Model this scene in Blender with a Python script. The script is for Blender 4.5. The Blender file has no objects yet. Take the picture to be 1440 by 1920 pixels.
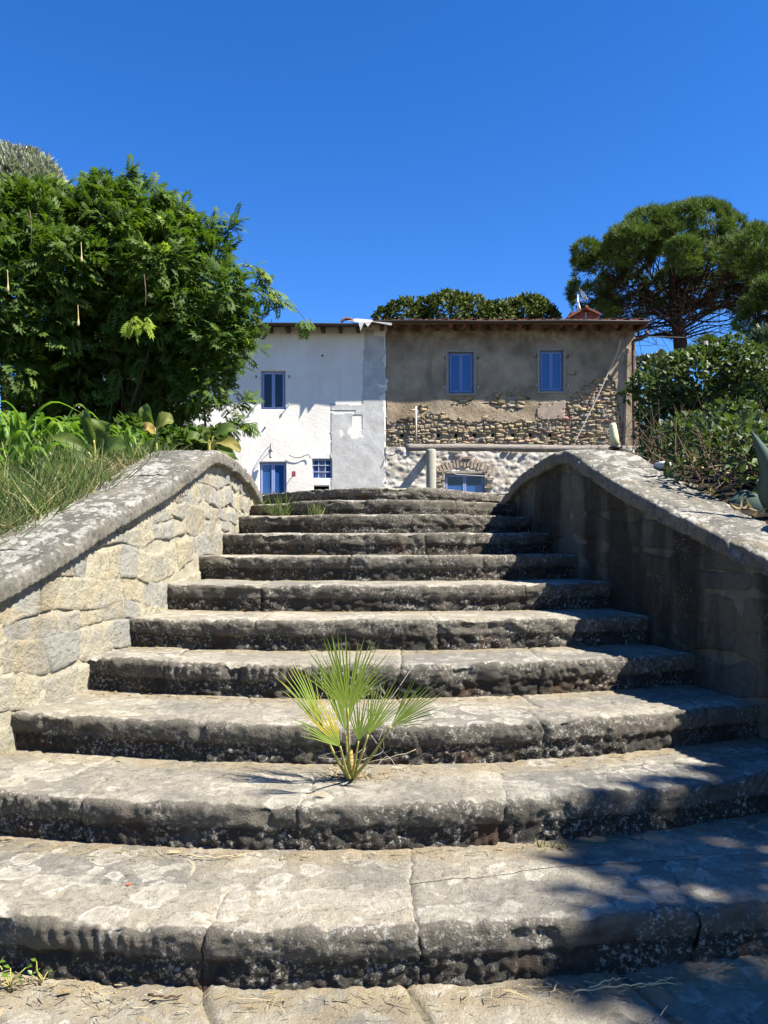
import bpy, math, random
import numpy as np
from mathutils import Vector, Matrix

rng = np.random.default_rng(7)
random.seed(7)
SC = bpy.context.scene
COL = SC.collection
R = math.radians

# ------------------------------------------------------------------ camera
F, CX, HY, EYE = 1440.0, 720.0, 1020.0, 1.35      # focal length in photo pixels, principal column, horizon row, eye height
cam_d = bpy.data.cameras.new('camera')
cam_d.sensor_fit = 'VERTICAL'; cam_d.sensor_height = 36.0
cam_d.lens = 36.0 * F / 1920.0
cam_d.shift_y = (HY - 960.0) / 1920.0
cam_d.clip_end = 3000.0
cam = bpy.data.objects.new('camera', cam_d)
cam.location = (0, 0, EYE); cam.rotation_euler = (R(90), 0, 0)
COL.objects.link(cam); SC.camera = cam

# ------------------------------------------------------------------ light
LDIR = Vector((-1.0, 0.45, -1.30)).normalized()     # direction the sunlight travels
SUN = -LDIR
world = bpy.data.worlds.new('World'); SC.world = world; world.use_nodes = True
wn = world.node_tree.nodes; wl = world.node_tree.links
sky = wn.new('ShaderNodeTexSky'); sky.sky_type = 'NISHITA'; sky.sun_disc = False
sky.sun_elevation = math.asin(SUN.z); sky.sun_rotation = math.atan2(SUN.x, SUN.y)
sky.altitude = 300; sky.air_density = 0.8; sky.dust_density = 0.0; sky.ozone_density = 4.0
hs = wn.new('ShaderNodeHueSaturation'); hs.inputs['Saturation'].default_value = 1.29; hs.inputs['Hue'].default_value = 0.510
wl.new(sky.outputs[0], hs.inputs['Color'])
wl.new(hs.outputs[0], wn['Background'].inputs[0]); wn['Background'].inputs[1].default_value = 0.076
sun_d = bpy.data.lights.new('sun', 'SUN'); sun_d.energy = 5.0; sun_d.angle = R(0.55); sun_d.color = (1.0, 0.95, 0.86)
sun = bpy.data.objects.new('sun', sun_d); sun.rotation_euler = LDIR.to_track_quat('-Z', 'Y').to_euler()
sun.location = (20, -10, 30); COL.objects.link(sun)
SC.view_settings.view_transform = 'Standard'; SC.view_settings.look = 'None'
SC.view_settings.exposure = 1.75; SC.view_settings.gamma = 1.0
SC.view_settings.use_curve_mapping = False
SC.cycles.max_bounces = 5; SC.cycles.diffuse_bounces = 2; SC.cycles.glossy_bounces = 2; SC.cycles.transmission_bounces = 3
SC.cycles.transparent_max_bounces = 4; SC.cycles.caustics_reflective = False; SC.cycles.caustics_refractive = False

# ------------------------------------------------------------------ helpers
def P(px, py, Y):
    """world point at depth Y seen at photo pixel (px, py)"""
    return np.array([(px - CX) / F * Y, Y, EYE + (HY - py) / F * Y])

def _h(ix, iy, iz, s):
    n = (ix.astype(np.uint32) * np.uint32(374761393) + iy.astype(np.uint32) * np.uint32(668265263)
         + iz.astype(np.uint32) * np.uint32(2246822519) + np.uint32((s * 3266489917) & 0xffffffff))
    n = (n ^ (n >> np.uint32(13))) * np.uint32(1274126177)
    n = (n ^ (n >> np.uint32(16))) * np.uint32(2654435761)
    n = n ^ (n >> np.uint32(15))
    return n.astype(np.float64) / 4294967295.0

def vn(p, s=0):
    p = np.asarray(p, float); i = np.floor(p).astype(np.int64); f = p - i; f = f * f * (3 - 2 * f)
    x, y, z = i[..., 0], i[..., 1], i[..., 2]; fx, fy, fz = f[..., 0], f[..., 1], f[..., 2]
    def L(a, b, t): return a + (b - a) * t
    c = [[[_h(x + a, y + b, z + c_, s) for c_ in (0, 1)] for b in (0, 1)] for a in (0, 1)]
    return L(L(L(c[0][0][0], c[1][0][0], fx), L(c[0][1][0], c[1][1][0], fx), fy),
             L(L(c[0][0][1], c[1][0][1], fx), L(c[0][1][1], c[1][1][1], fx), fy), fz) * 2 - 1

def fbm(p, sc=1.0, o=4, s=0, g=0.5):
    p = np.asarray(p, float) * sc; a = 1.0; t = 0; n = 0
    for k in range(o):
        t = t + a * vn(p, s + k * 17); n += a; a *= g; p = p * 2.03 + 11.7
    return t / n

def worley(p, sc, s=0):
    p = np.asarray(p, float) * sc; i = np.floor(p).astype(np.int64); d = np.full(p.shape[:-1], 9.0)
    for a in (-1, 0, 1):
        for b in (-1, 0, 1):
            for c in (-1, 0, 1):
                q = i + np.array([a, b, c])
                off = np.stack([_h(q[..., 0], q[..., 1], q[..., 2], s + k) for k in (1, 2, 3)], -1)
                d = np.minimum(d, ((q + off - p) ** 2).sum(-1))
    return np.sqrt(d)

def sst(a, b, x):
    t = np.clip((x - a) / (b - a), 0, 1); return t * t * (3 - 2 * t)

def root_of(o):
    while o.parent is not None: o = o.parent
    return o

def mk(name, V, Fc, mat, parent=None, smooth=True, attrs=None, mats=None, midx=None):
    """one mesh object; V in world coordinates; children are stored relative to their root's location"""
    V = np.asarray(V, np.float64).reshape(-1, 3)
    off = np.array(root_of(parent).location) if parent is not None else np.zeros(3)
    me = bpy.data.meshes.new(name)
    Vl = V - off
    if isinstance(Fc, np.ndarray) and Fc.ndim == 2:
        n, k = Fc.shape
        me.vertices.add(len(Vl)); me.vertices.foreach_set('co', Vl.astype(np.float32).ravel())
        me.loops.add(n * k); me.loops.foreach_set('vertex_index', Fc.astype(np.int32).ravel())
        me.polygons.add(n); me.polygons.foreach_set('loop_start', np.arange(0, n * k, k, dtype=np.int32))
        me.update(calc_edges=True)
    else:
        me.from_pydata(Vl.tolist(), [], [list(map(int, f)) for f in Fc]); me.update()
    if smooth: me.polygons.foreach_set('use_smooth', np.ones(len(me.polygons), bool))
    if attrs:
        for k_, a in attrs.items():
            at = me.attributes.new(k_, 'FLOAT', 'POINT'); at.data.foreach_set('value', np.asarray(a, np.float32).ravel())
    for m in (mats or [mat]): me.materials.append(m)
    if midx is not None: me.polygons.foreach_set('material_index', np.asarray(midx, np.int32))
    o = bpy.data.objects.new(name, me); COL.objects.link(o)
    if parent is not None: o.parent = parent
    return o

def empty(name, loc, label=None, cat=None, group=None):
    o = bpy.data.objects.new(name, None); o.location = tuple(float(v) for v in loc); o.empty_display_size = 0.2; COL.objects.link(o)
    if label: tag(o, label, cat, group)
    return o

def tag(o, label=None, cat=None, group=None, kind=None):
    if label: o['label'] = label
    if cat: o['category'] = cat
    if group: o['group'] = group
    if kind: o['kind'] = kind
    return o

def gridf(nu, nv, off=0):
    i = np.arange(nu - 1)[:, None]; j = np.arange(nv - 1)[None, :]
    a = i * nv + j
    return np.stack([a, a + nv, a + nv + 1, a + 1], -1).reshape(-1, 4) + off

class MB:
    """collects simple shapes into one mesh"""
    def __init__(s): s.V = []; s.F = []; s.n = 0
    def add(s, V, Fc):
        V = np.asarray(V, float).reshape(-1, 3); s.V.append(V); s.F += [[int(x) + s.n for x in f] for f in Fc]; s.n += len(V); return s
    def box(s, x0, x1, y0, y1, z0, z1):
        V = [(x, y, z) for x in (x0, x1) for y in (y0, y1) for z in (z0, z1)]
        return s.add(V, [(0, 1, 3, 2), (4, 6, 7, 5), (0, 4, 5, 1), (2, 3, 7, 6), (0, 2, 6, 4), (1, 5, 7, 3)])
    def tube(s, pts, rad, n=8, cap=True):
        V, Fc = tubeVF(pts, rad, n, cap); return s.add(V, Fc)
    def build(s, name, mat, parent=None, smooth=False, bevel=0):
        o = mk(name, np.concatenate(s.V), s.F, mat, parent, smooth)
        if bevel:
            b = o.modifiers.new('bevel', 'BEVEL'); b.width = bevel; b.segments = 2; b.limit_method = 'ANGLE'
        return o

def tubeVF(pts, rad, n=8, cap=True):
    pts = np.asarray(pts, float); m = len(pts); rad = np.broadcast_to(np.asarray(rad, float), (m,))
    t = np.gradient(pts, axis=0); t /= np.linalg.norm(t, axis=1)[:, None] + 1e-9
    ref = np.array([0.0, 0, 1]) if abs(t[:, 2]).mean() < 0.8 else np.array([1.0, 0, 0])
    u = np.cross(t, ref); u /= np.linalg.norm(u, axis=1)[:, None] + 1e-9
    w = np.cross(t, u)
    a = np.linspace(0, 2 * np.pi, n, endpoint=False)
    V = pts[:, None] + rad[:, None, None] * (np.cos(a)[None, :, None] * u[:, None] + np.sin(a)[None, :, None] * w[:, None])
    Fc = []
    for i in range(m - 1):
        for j in range(n):
            k = (j + 1) % n; Fc.append((i * n + j, i * n + k, (i + 1) * n + k, (i + 1) * n + j))
    if cap: Fc.append(tuple(range(n))[::-1]); Fc.append(tuple(range((m - 1) * n, m * n)))
    return V.reshape(-1, 3), Fc

def bez(pts, n=12):
    """smooth curve through points (Catmull-Rom)"""
    p = np.asarray(pts, float); q = np.vstack([2 * p[0] - p[1], p, 2 * p[-1] - p[-2]]); out = []
    for i in range(len(p) - 1):
        a, b, c, d = q[i:i + 4]
        for t in np.linspace(0, 1, n, endpoint=False):
            out.append(0.5 * ((2 * b) + (c - a) * t + (2 * a - 5 * b + 4 * c - d) * t * t + (3 * b - a - 3 * c + d) * t ** 3))
    out.append(p[-1]); return np.array(out)

# ------------------------------------------------------------------ material helpers
class NT:
    def __init__(s, name, rough=0.9, spec=0.25):
        s.m = bpy.data.materials.new(name); s.m.use_nodes = True; s.t = s.m.node_tree
        s.b = s.t.nodes['Principled BSDF']; s.b.inputs['Roughness'].default_value = rough
        s.b.inputs['Specular IOR Level'].default_value = spec
        s.geo = s.t.nodes.new('ShaderNodeNewGeometry'); s.pos = s.geo.outputs['Position']
        s.oi = s.t.nodes.new('ShaderNodeObjectInfo'); s.rnd = s.oi.outputs['Random']
    def lk(s, a, sock):
        if isinstance(a, (int, float)): sock.default_value = a
        elif isinstance(a, (tuple, list)): sock.default_value = tuple(a) + ((1,) if len(a) == 3 and sock.type == 'RGBA' else ())
        else: s.t.links.new(a, sock)
    def noise(s, scale, detail=4, rough=0.55, vec=None, dist=0, out='Fac'):
        n = s.t.nodes.new('ShaderNodeTexNoise'); s.lk(vec or s.pos, n.inputs['Vector']); n.inputs['Scale'].default_value = scale
        n.inputs['Detail'].default_value = detail; n.inputs['Roughness'].default_value = rough; n.inputs['Distortion'].default_value = dist
        return n.outputs[out]
    def vor(s, scale, feat='F1', vec=None, out='Distance', rnd=1.0):
        n = s.t.nodes.new('ShaderNodeTexVoronoi'); n.feature = feat; s.lk(vec or s.pos, n.inputs['Vector']); n.inputs['Scale'].default_value = scale
        n.inputs['Randomness'].default_value = rnd
        return n.outputs[out]
    def math(s, op, a, b=0.0, c=0.0, clamp=False):
        n = s.t.nodes.new('ShaderNodeMath'); n.operation = op; n.use_clamp = clamp
        s.lk(a, n.inputs[0]); s.lk(b, n.inputs[1])
        if op in ('MULTIPLY_ADD', 'SMOOTH_MIN'): s.lk(c, n.inputs[2])
        return n.outputs[0]
    def step(s, x, a, b, lo=0.0, hi=1.0):
        n = s.t.nodes.new('ShaderNodeMapRange'); n.interpolation_type = 'SMOOTHSTEP'
        s.lk(x, n.inputs[0]); s.lk(a, n.inputs[1]); s.lk(b, n.inputs[2]); n.inputs[3].default_value = lo; n.inputs[4].default_value = hi
        return n.outputs[0]
    def ramp(s, fac, stops, const=False):
        n = s.t.nodes.new('ShaderNodeValToRGB'); s.lk(fac, n.inputs[0]); e = n.color_ramp.elements
        if const: n.color_ramp.interpolation = 'CONSTANT'
        while len(e) < len(stops): e.new(0.5)
        for el, (p, c) in zip(e, stops): el.position = p; el.color = tuple(c) + (1,)
        return n.outputs[0]
    def mix(s, fac, a, b, mode='MIX'):
        n = s.t.nodes.new('ShaderNodeMix'); n.data_type = 'RGBA'; n.blend_type = mode
        s.lk(fac, n.inputs[0]); s.lk(a, n.inputs[6]); s.lk(b, n.inputs[7]); return n.outputs[2]
    def attr(s, name):
        n = s.t.nodes.new('ShaderNodeAttribute'); n.attribute_name = name; return n.outputs['Fac']
    def vmul(s, v, k):
        n = s.t.nodes.new('ShaderNodeVectorMath'); n.operation = 'MULTIPLY'; s.lk(v, n.inputs[0]); n.inputs[1].default_value = k; return n.outputs[0]
    def vadd(s, a, b):
        n = s.t.nodes.new('ShaderNodeVectorMath'); n.operation = 'ADD'; s.lk(a, n.inputs[0]); s.lk(b, n.inputs[1]); return n.outputs[0]
    def sep(s, v, k):
        n = s.t.nodes.new('ShaderNodeSeparateXYZ'); s.lk(v, n.inputs[0]); return n.outputs[k]
    def bump(s, h, dist=0.01, st=1.0, prev=None):
        n = s.t.nodes.new('ShaderNodeBump'); s.lk(h, n.inputs['Height']); n.inputs['Distance'].default_value = dist; n.inputs['Strength'].default_value = st
        if prev is not None: s.t.links.new(prev, n.inputs['Normal'])
        return n.outputs[0]
    def done(s, col, nrm=None, rough=None, alb=0.68):
        s.lk(s.mix(1.0, col, (alb, alb, alb), 'MULTIPLY'), s.b.inputs['Base Color'])
        if nrm is not None: s.t.links.new(nrm, s.b.inputs['Normal'])
        if rough is not None: s.lk(rough, s.b.inputs['Roughness'])
        return s.m

def lichen(n, scale, lo, hi, warp=0.03):
    """roundish crustose lichen discs: returns (mask, rim)"""
    w = n.vadd(n.pos, n.vmul(n.noise(scale * 1.3, 3, out='Color'), (warp, warp, warp)))
    w = n.vadd(w, n.vmul(n.noise(scale * 6, 2, out='Color'), (warp * .3,) * 3))
    d = n.vor(scale, vec=w); c = n.sep(n.vor(scale, vec=w, out='Color'), 0)
    rad = n.math('MULTIPLY_ADD', c, hi - lo, lo)
    t = n.math('SUBTRACT', d, rad)
    mask = n.step(t, 0.04, -0.03); rim = n.math('MULTIPLY', n.step(t, 0.03, -0.02), n.step(t, -0.14, -0.03))
    return mask, rim

def mat_step():
    n = NT('weathered_step_stone', 0.92, 0.15)
    nz = n.sep(n.geo.outputs['Normal'], 2); up = n.step(nz, 0.55, 0.88)
    big = n.noise(2.6, 5, .6)
    base = n.ramp(big, [(.3, (.19, .178, .148)), (.5, (.30, .272, .212)), (.72, (.40, .35, .255))])
    base = n.mix(n.math('MULTIPLY', n.step(n.rnd, .35, 1.0), .6), base, n.mix(n.noise(9, 4, .7), (.115, .115, .108), (.22, .215, .195)))
    grain = n.noise(55, 4, .7)
    base = n.mix(n.math('MULTIPLY', n.step(grain, .48, .7), .55), base, (.085, .08, .07))
    m1, r1 = lichen(n, 7.5, .0, .85, .09); m2, r2 = lichen(n, 17, -.3, .62, .04)
    zone = n.step(n.noise(1.3, 3, .5), .36, .56)
    lm = n.math('MULTIPLY', n.math('MAXIMUM', n.math('MULTIPLY', m1, zone), n.math('MULTIPLY', m2, .6)), up)
    lcol = n.mix(grain, (.36, .335, .27), (.56, .52, .425))
    base = n.mix(n.math('MULTIPLY', lm, n.step(n.noise(26, 4, .7), .35, .6, .1, .75)), base, lcol)
    rim = n.math('MULTIPLY', n.math('MULTIPLY', r1, up), n.math('MULTIPLY', zone, .4))
    base = n.mix(rim, base, (.62, .58, .50))
    mott = n.noise(17, 6, .75)
    base = n.mix(n.math('MULTIPLY', n.step(mott, .53, .66), .55), base, (.10, .094, .08))
    base = n.mix(n.math('MULTIPLY', n.step(mott, .45, .34), .35), base, (.46, .42, .33))
    # riser faces: shade painted in, plus dark biofilm, brown moss and white lichen crumbs
    cr = n.attr('crust_shade'); mid = n.noise(6.5, 5, .68)
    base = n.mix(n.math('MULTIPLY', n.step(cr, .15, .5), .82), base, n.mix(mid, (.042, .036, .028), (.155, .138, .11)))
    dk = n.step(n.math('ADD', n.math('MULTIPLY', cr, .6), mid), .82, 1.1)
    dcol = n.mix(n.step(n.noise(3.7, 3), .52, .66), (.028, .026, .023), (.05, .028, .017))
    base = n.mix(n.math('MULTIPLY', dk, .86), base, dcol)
    ws = n.math('MULTIPLY', n.step(n.noise(52, 5, .78), .52, .60), n.step(n.noise(4.4, 4, .65), .40, .56))
    base = n.mix(n.math('MULTIPLY', n.math('MULTIPLY', ws, n.step(cr, .05, .35)), .7), base, (.46, .43, .37))
    so = n.math('MULTIPLY', n.attr('soil'), n.step(n.noise(9, 4), .3, .62))
    base = n.mix(n.math('MULTIPLY', so, .85), base, n.mix(grain, (.16, .12, .075), (.42, .35, .23)))
    h = n.math('ADD', n.math('MULTIPLY', n.noise(30, 8, .8), 1.5), n.math('MULTIPLY', n.vor(120), .25))
    return n.done(base, n.bump(h, .016, .8), alb=.80)

def mat_wallstone(name, dark):
    n = NT(name, 0.93, 0.12)
    base = n.ramp(n.rnd, [(0, (.46, .415, .30)), (.18, (.44, .39, .265)), (.34, (.39, .36, .28)), (.5, (.37, .355, .30)), (.62, (.45, .41, .30)),
                          (.76, (.37, .33, .245)), (.86, (.34, .33, .285)), (1, (.47, .425, .31))], True)
    v = n.noise(4.2, 5, .65)
    base = n.mix(n.math('MULTIPLY', n.step(v, .52, .7), .5), base, (.48, .37, .19))
    base = n.mix(n.math('MULTIPLY', n.step(v, .47, .34), .65), base, (.30, .295, .255))
    grain = n.noise(30, 5, .72)
    base = n.mix(n.math('MULTIPLY', n.step(grain, .5, .72), .55), base, (.14, .125, .095))
    st = n.noise(1.0, 5, .6, vec=n.vmul(n.pos, (3.0, 3.0, .55)))
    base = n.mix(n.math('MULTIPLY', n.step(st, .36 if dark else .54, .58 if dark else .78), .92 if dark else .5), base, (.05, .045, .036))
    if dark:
        base = n.mix(.55, base, (.075, .06, .042))  # overall darkening paints in the right wall's shade, on top of its stained streaks
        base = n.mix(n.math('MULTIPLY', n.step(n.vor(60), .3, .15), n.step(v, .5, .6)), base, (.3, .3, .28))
    h = n.math('ADD', n.math('MULTIPLY', n.noise(15, 7, .76), 1.8), n.math('MULTIPLY', grain, .4))
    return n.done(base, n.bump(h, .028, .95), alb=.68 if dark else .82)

def mat_mortar(dark=False):
    n = NT('lime_mortar' if not dark else 'stained_shaded_mortar', 0.95, 0.1)
    base = n.ramp(n.noise(6, 6, .65), [(.3, (.27, .245, .175)), (.5, (.42, .38, .275)), (.72, (.51, .46, .345))])
    base = n.mix(n.math('MULTIPLY', n.step(n.noise(60, 3), .52, .7), .5), base, (.16, .145, .11))
    if dark: base = n.mix(n.step(n.noise(1.0, 5, .6, vec=n.vmul(n.pos, (3.0, 3.0, .55))), .38, .6), n.mix(.6, base, (.08, .07, .05)), (.05, .045, .036))  # darkened copy: the wall's shade painted into the mortar, plus dark streaks
    return n.done(base, n.bump(n.noise(75, 5, .7), .012, .8))

def simple(name, col, rough=0.7, spec=0.3, var=0.25, scale=14, bump=0.0, metal=0.0):
    n = NT(name, rough, spec)
    c2 = tuple(max(0, x * (1 - var)) for x in col); c3 = tuple(min(1, x * (1 + var * .7)) for x in col)
    b = n.ramp(n.noise(scale, 5, .6), [(.3, c2), (.7, c3)])
    n.b.inputs['Metallic'].default_value = metal
    return n.done(b, n.bump(n.noise(scale * 4, 4, .6), bump, .7) if bump else None)

def mat_leaf(name, c0, c1, c2=None, trans=0.35, rough=0.42, spec=0.4):
    n = NT(name, rough, spec)
    v = n.attr('var')
    stops = [(0, c0), (.75, c1)] + ([(1, c2)] if c2 else [])
    base = n.ramp(v, stops)
    base = n.mix(n.math('MULTIPLY', n.noise(3, 2), .35), base, c0)
    n.done(base)
    base = n.mix(1.0, base, (.68, .68, .68), 'MULTIPLY')
    tr = n.t.nodes.new('ShaderNodeBsdfTranslucent'); tc = n.mix(.5, base, (.5, .75, .08), 'MULTIPLY')
    tcc = n.mix(1, base, (1.6, 1.7, .7), 'MULTIPLY'); n.t.links.new(tcc, tr.inputs[0])
    mx = n.t.nodes.new('ShaderNodeMixShader'); mx.inputs[0].default_value = trans
    n.t.links.new(n.b.outputs[0], mx.inputs[1]); n.t.links.new(tr.outputs[0], mx.inputs[2])
    n.t.links.new(mx.outputs[0], n.t.nodes['Material Output'].inputs[0])
    return n.m

M_STEP = mat_step()
M_WALL = mat_wallstone('sandstone_block', False)
M_WALLD = mat_wallstone('stained_shaded_sandstone_block', True)
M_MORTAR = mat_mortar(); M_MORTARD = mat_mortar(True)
# ================================================================== staircase
RISE = 0.18
DC = [2.32, 2.9, 3.42, 4.0, 4.5, 5.05, 5.65, 6.3, 7.0, 7.75, 8.5, 9.6]
SAG = [.25, .30, .28, .26, .26, .28, .32, .42, .55, .75, 1.0, 1.0]
ROT = [.03, .07, .05, .04, .035, .03, .03, .03, .03, .03, .03, .03]
def front(i, X):
    """depth of the nosing line of step i (0-based) at X: shallow arc bulging towards the viewer"""
    a = (X - 0.03) / 1.6
    return DC[i] + SAG[i] * a * a * (1 - .12 * np.clip(a * a - 1, 0, 2)) + ROT[i] * X + 0.018 * np.sin(X * 2.1 + i * 1.7)
def camber(i, X):
    return -0.035 * sst(7, 10, np.full_like(np.asarray(X, float), float(i))) * ((X - .03) / 1.5) ** 2

LW = np.array([(1.9, -2.45), (2.5, -2.2), (3.0, -2.0), (3.72, -1.77), (4.25, -1.64), (4.75, -1.55), (5.35, -1.47), (5.95, -1.41), (6.7, -1.385), (7.5, -1.40), (8.4, -1.46), (9.0, -1.50), (9.7, -1.58)])
RW = np.array([(1.9, 2.5), (2.5, 2.3), (3.0, 2.14), (3.9, 1.92), (4.3, 1.79), (4.8, 1.67), (5.4, 1.56), (6.2, 1.48), (7.0, 1.44), (8.0, 1.43), (8.8, 1.45), (9.7, 1.52)])
def wx(W, Y):
    k = np.linspace(W[0, 0], W[-1, 0], 120); x = np.interp(k, W[:, 0], W[:, 1])
    xs = np.convolve(np.pad(x, 5, 'edge'), np.ones(11) / 11, 'valid'); return np.interp(Y, k, xs)

stair = empty('staircase', (0, 2.3, 0), 'broad worn stone staircase with curved steps climbing to the house', 'staircase')
def step_spans(i):
    Yl = DC[i] + SAG[i]; 
    if i == 0: return -3.0, 3.0
    return float(wx(LW, Yl)) - .22, float(wx(RW, Yl)) + .22

for i in range(11):
    xl, xr = step_spans(i)
    z1 = (i + 1) * RISE
    tread = DC[i + 1] - DC[i]
    # mortar bed under the stones
    nb = 60; X = np.linspace(xl, xr, nb); Yf = front(i, X); Yb = front(min(i + 1, 10), X) + .22 if i < 10 else Yf + 2.2
    cz = camber(i, X)
    prof = [(Yf + .09, np.full(nb, z1 - RISE - .12)), (Yf + .07, z1 - .07 + cz), (Yf + .085, z1 - .009 + cz), (Yb, z1 - .009 + cz), (Yb, np.full(nb, z1 - RISE - .12))]
    V = np.stack([np.stack([X, y, z], -1) for y, z in prof], 1)
    step = mk('step', V.reshape(-1, 3), gridf(nb, 5), M_MORTAR, stair, True)
    # stones
    res = [.0085, .009, .010, .012, .014, .016, .018, .02, .022, .024, .024][i]
    js = [xl]; r_ = random.Random(40 + i)
    while js[-1] < xr - .6: js.append(js[-1] + r_.uniform(.65, 1.5))
    js[-1] = xr
    vr = RISE + .03
    rec = .018 if i < 8 else .012
    pp = np.array([(rec + .008, -vr), (rec, -.62 * RISE), (rec * .85, -.52 * RISE), (.008, -.42 * RISE), (.001, -.28 * RISE), (-.001, -.14 * RISE), (-.001, -.020), (.003, -.008), (.011, -.001), (.03, 0), (.12, .001), (3.0, .001)])
    cl = np.concatenate([[0], np.cumsum(np.hypot(*np.diff(pp, axis=0).T))])
    v_top = cl[9]
    split = i < 3
    rows = [('edge', 0.0, v_top + (.30 if split else tread + .08))] if not split else [('edge', 0.0, None), ('back', None, v_top + tread + .10)]
    def vsplit(X, i=i):
        return v_top + [.30, .30, .27][min(i, 2)] + .05 * np.sin(X * 1.9 + i) + .02 * fbm(np.stack([X * 0 + i, X * 3, X * 0], -1), 1, 2)
    for ri, (rn, va, vb) in enumerate(rows):
        jj = js if rn == 'edge' else [xl] + [x + r_.uniform(-.28, .28) for x in js[1:-1] if r_.random() < .9] + [xr]
        for k in range(len(jj) - 1):
            x0, x1 = jj[k], jj[k + 1]
            if x1 - x0 < .08: continue
            v1m = vb if vb is not None else v_top + .33
            v0m = va if va is not None else v_top + .28
            nu = max(6, int((x1 - x0) / res)); nv = max(8, int((v1m - v0m) / res))
            nv = min(nv, 110)
            s = np.linspace(0, 1, nu)[:, None]; t = np.linspace(0, 1, nv)[None, :]
            if rn == 'edge' and not split:
                t = t ** 1.0; vlin = np.concatenate([np.linspace(0, v_top + .03, int(nv * .65)), np.linspace(v_top + .03, v1m, nv - int(nv * .65) + 1)[1:]])[None, :]
                v = np.broadcast_to(vlin, (nu, nv))
            sl0 = .05 * math.sin(x0 * 31.7) * (ri + 1); sl1 = .05 * math.sin(x1 * 31.7) * (ri + 1)
            tt = np.broadcast_to(t, (nu, nv))
            if k == 0: sl0 = 0
            jn = lambda q: .004 * np.sin(tt * 9 + q * 50) + .014 * fbm(np.stack([tt * 9, tt * 0 + q * 7, tt * 0], -1), 1.0, 4, 3, .65)
            X0 = x0 + sl0 * tt + jn(x0); X1 = x1 + sl1 * tt + jn(x1)
            Xg = X0 + (X1 - X0) * s
            if split:
                lo = np.zeros_like(Xg) if rn == 'edge' else vsplit(Xg); hi = vsplit(Xg) if rn == 'edge' else np.full_like(Xg, v1m)
                v = lo + (hi - lo) * tt
            dy = np.interp(v, cl, pp[:, 0]); dz = np.interp(v, cl, pp[:, 1])
            e = .006
            ty = np.interp(v + e, cl, pp[:, 0]) - np.interp(v - e, cl, pp[:, 0]); tz = np.interp(v + e, cl, pp[:, 1]) - np.interp(v - e, cl, pp[:, 1])
            ln = np.hypot(ty, tz) + 1e-9; ny, nz = -tz / ln, ty / ln
            Yf = front(i, Xg); slope = (front(i, Xg + .01) - front(i, Xg - .01)) / .02
            nx = -ny * slope; 
            so = r_.uniform(-.009, .009); zo = r_.uniform(-.003, .004); tl = r_.uniform(-.006, .006)
            if split: zo *= .3; tl *= .3
            Y = Yf + dy + so * sst(vr + .25, vr, v); Z = z1 + dz + camber(i, Xg) + (zo + tl * (s - .5)) * sst(.05, vr, v)
            p = np.stack([Xg, Y, Z], -1)
            wr = 1 - sst(vr * .45, vr * .62, v)         # rubbly lower riser
            wn_ = sst(vr * .42, vr * .6, v) * (1 - sst(v_top - .02, v_top + .02, v))   # chiselled nosing band
            wt = sst(v_top - .01, v_top + .05, v)       # tread
            d = .016 * fbm(p, 5.5, 3, 3) * (1 - .6 * wt) + .011 * fbm(p, 22, 4, 9, .6) * (1 - .75 * wt)
            ang = r_.uniform(-.9, .9); per = r_.uniform(.026, .048)
            ph = (Xg + ang * (Z - z1) + .03 * fbm(p, 6, 3, 5)) / per * 2 * np.pi
            ch = (np.abs(np.sin(ph / 2)) ** .8 - .6) * (.009 if i < 3 else .013) * sst(-.2, .35, fbm(p, 3.2, 2, 21))
            d += wn_ * ch
            wo = worley(p, 26 if i < 4 else 18, 5)
            d += wr * ((.45 - wo) * .030 + .012 * fbm(p, 14, 3, 13) - .006)
            chip = sst(vr * .5, vr * .8, v) * (1 - sst(v_top - .005, v_top + .022, v)); d -= chip * (.024 * sst(.22, .5, fbm(p, 5.0, 3, 33)) + .006 * sst(.15, .5, fbm(p, 12, 3, 35)))
            lip = sst(v_top - .07, v_top - .02, v) * (1 - sst(v_top + .0, v_top + .03, v)); d -= lip * .014 * sst(.05, .45, fbm(p, 11, 4, 37, .6))          # broken bites
            d += wt * (.006 * fbm(p, 2.2, 2, 41) - .005 * sst(.1, .5, fbm(p, 6, 3, 47)) - .006 * sst(.35, .5, fbm(p, 13, 2, 51)))
            # sink the borders into the joints
            gx = np.minimum(Xg - X0, X1 - Xg); jw = .007
            jd = 1 - sst(0, jw * (1.6 + fbm(p, 8, 2, 61)), gx)
            if split:
                gv = (hi - v) if rn == 'edge' else (v - lo); jd = np.maximum(jd, .5 - .5 * sst(0, .008, gv))
            d -= jd * (.009 - .001 * wt) * sst(-.5, .1, fbm(p, 2.5, 2, 88))
            q = p + d[..., None] * np.stack([nx, ny, nz], -1)
            crust_shade = np.clip(wr * 1.0 + wn_ * (.62 - .12 * sst(vr * .6, v_top, v)), 0, 1)  # lichen on the lower riser, painted shade on the nosing band
            back = front(min(i + 1, 10), Xg) if i < 10 else Yf + 2
            soil = wt * sst(.20, .02, back - Y + .05 * fbm(p, 5, 2, 77))
            mk('edge_stone' if rn == 'edge' else 'tread_stone', q.reshape(-1, 3), gridf(nu, nv), M_STEP, step, True, {'crust_shade': crust_shade, 'soil': soil})

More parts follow.
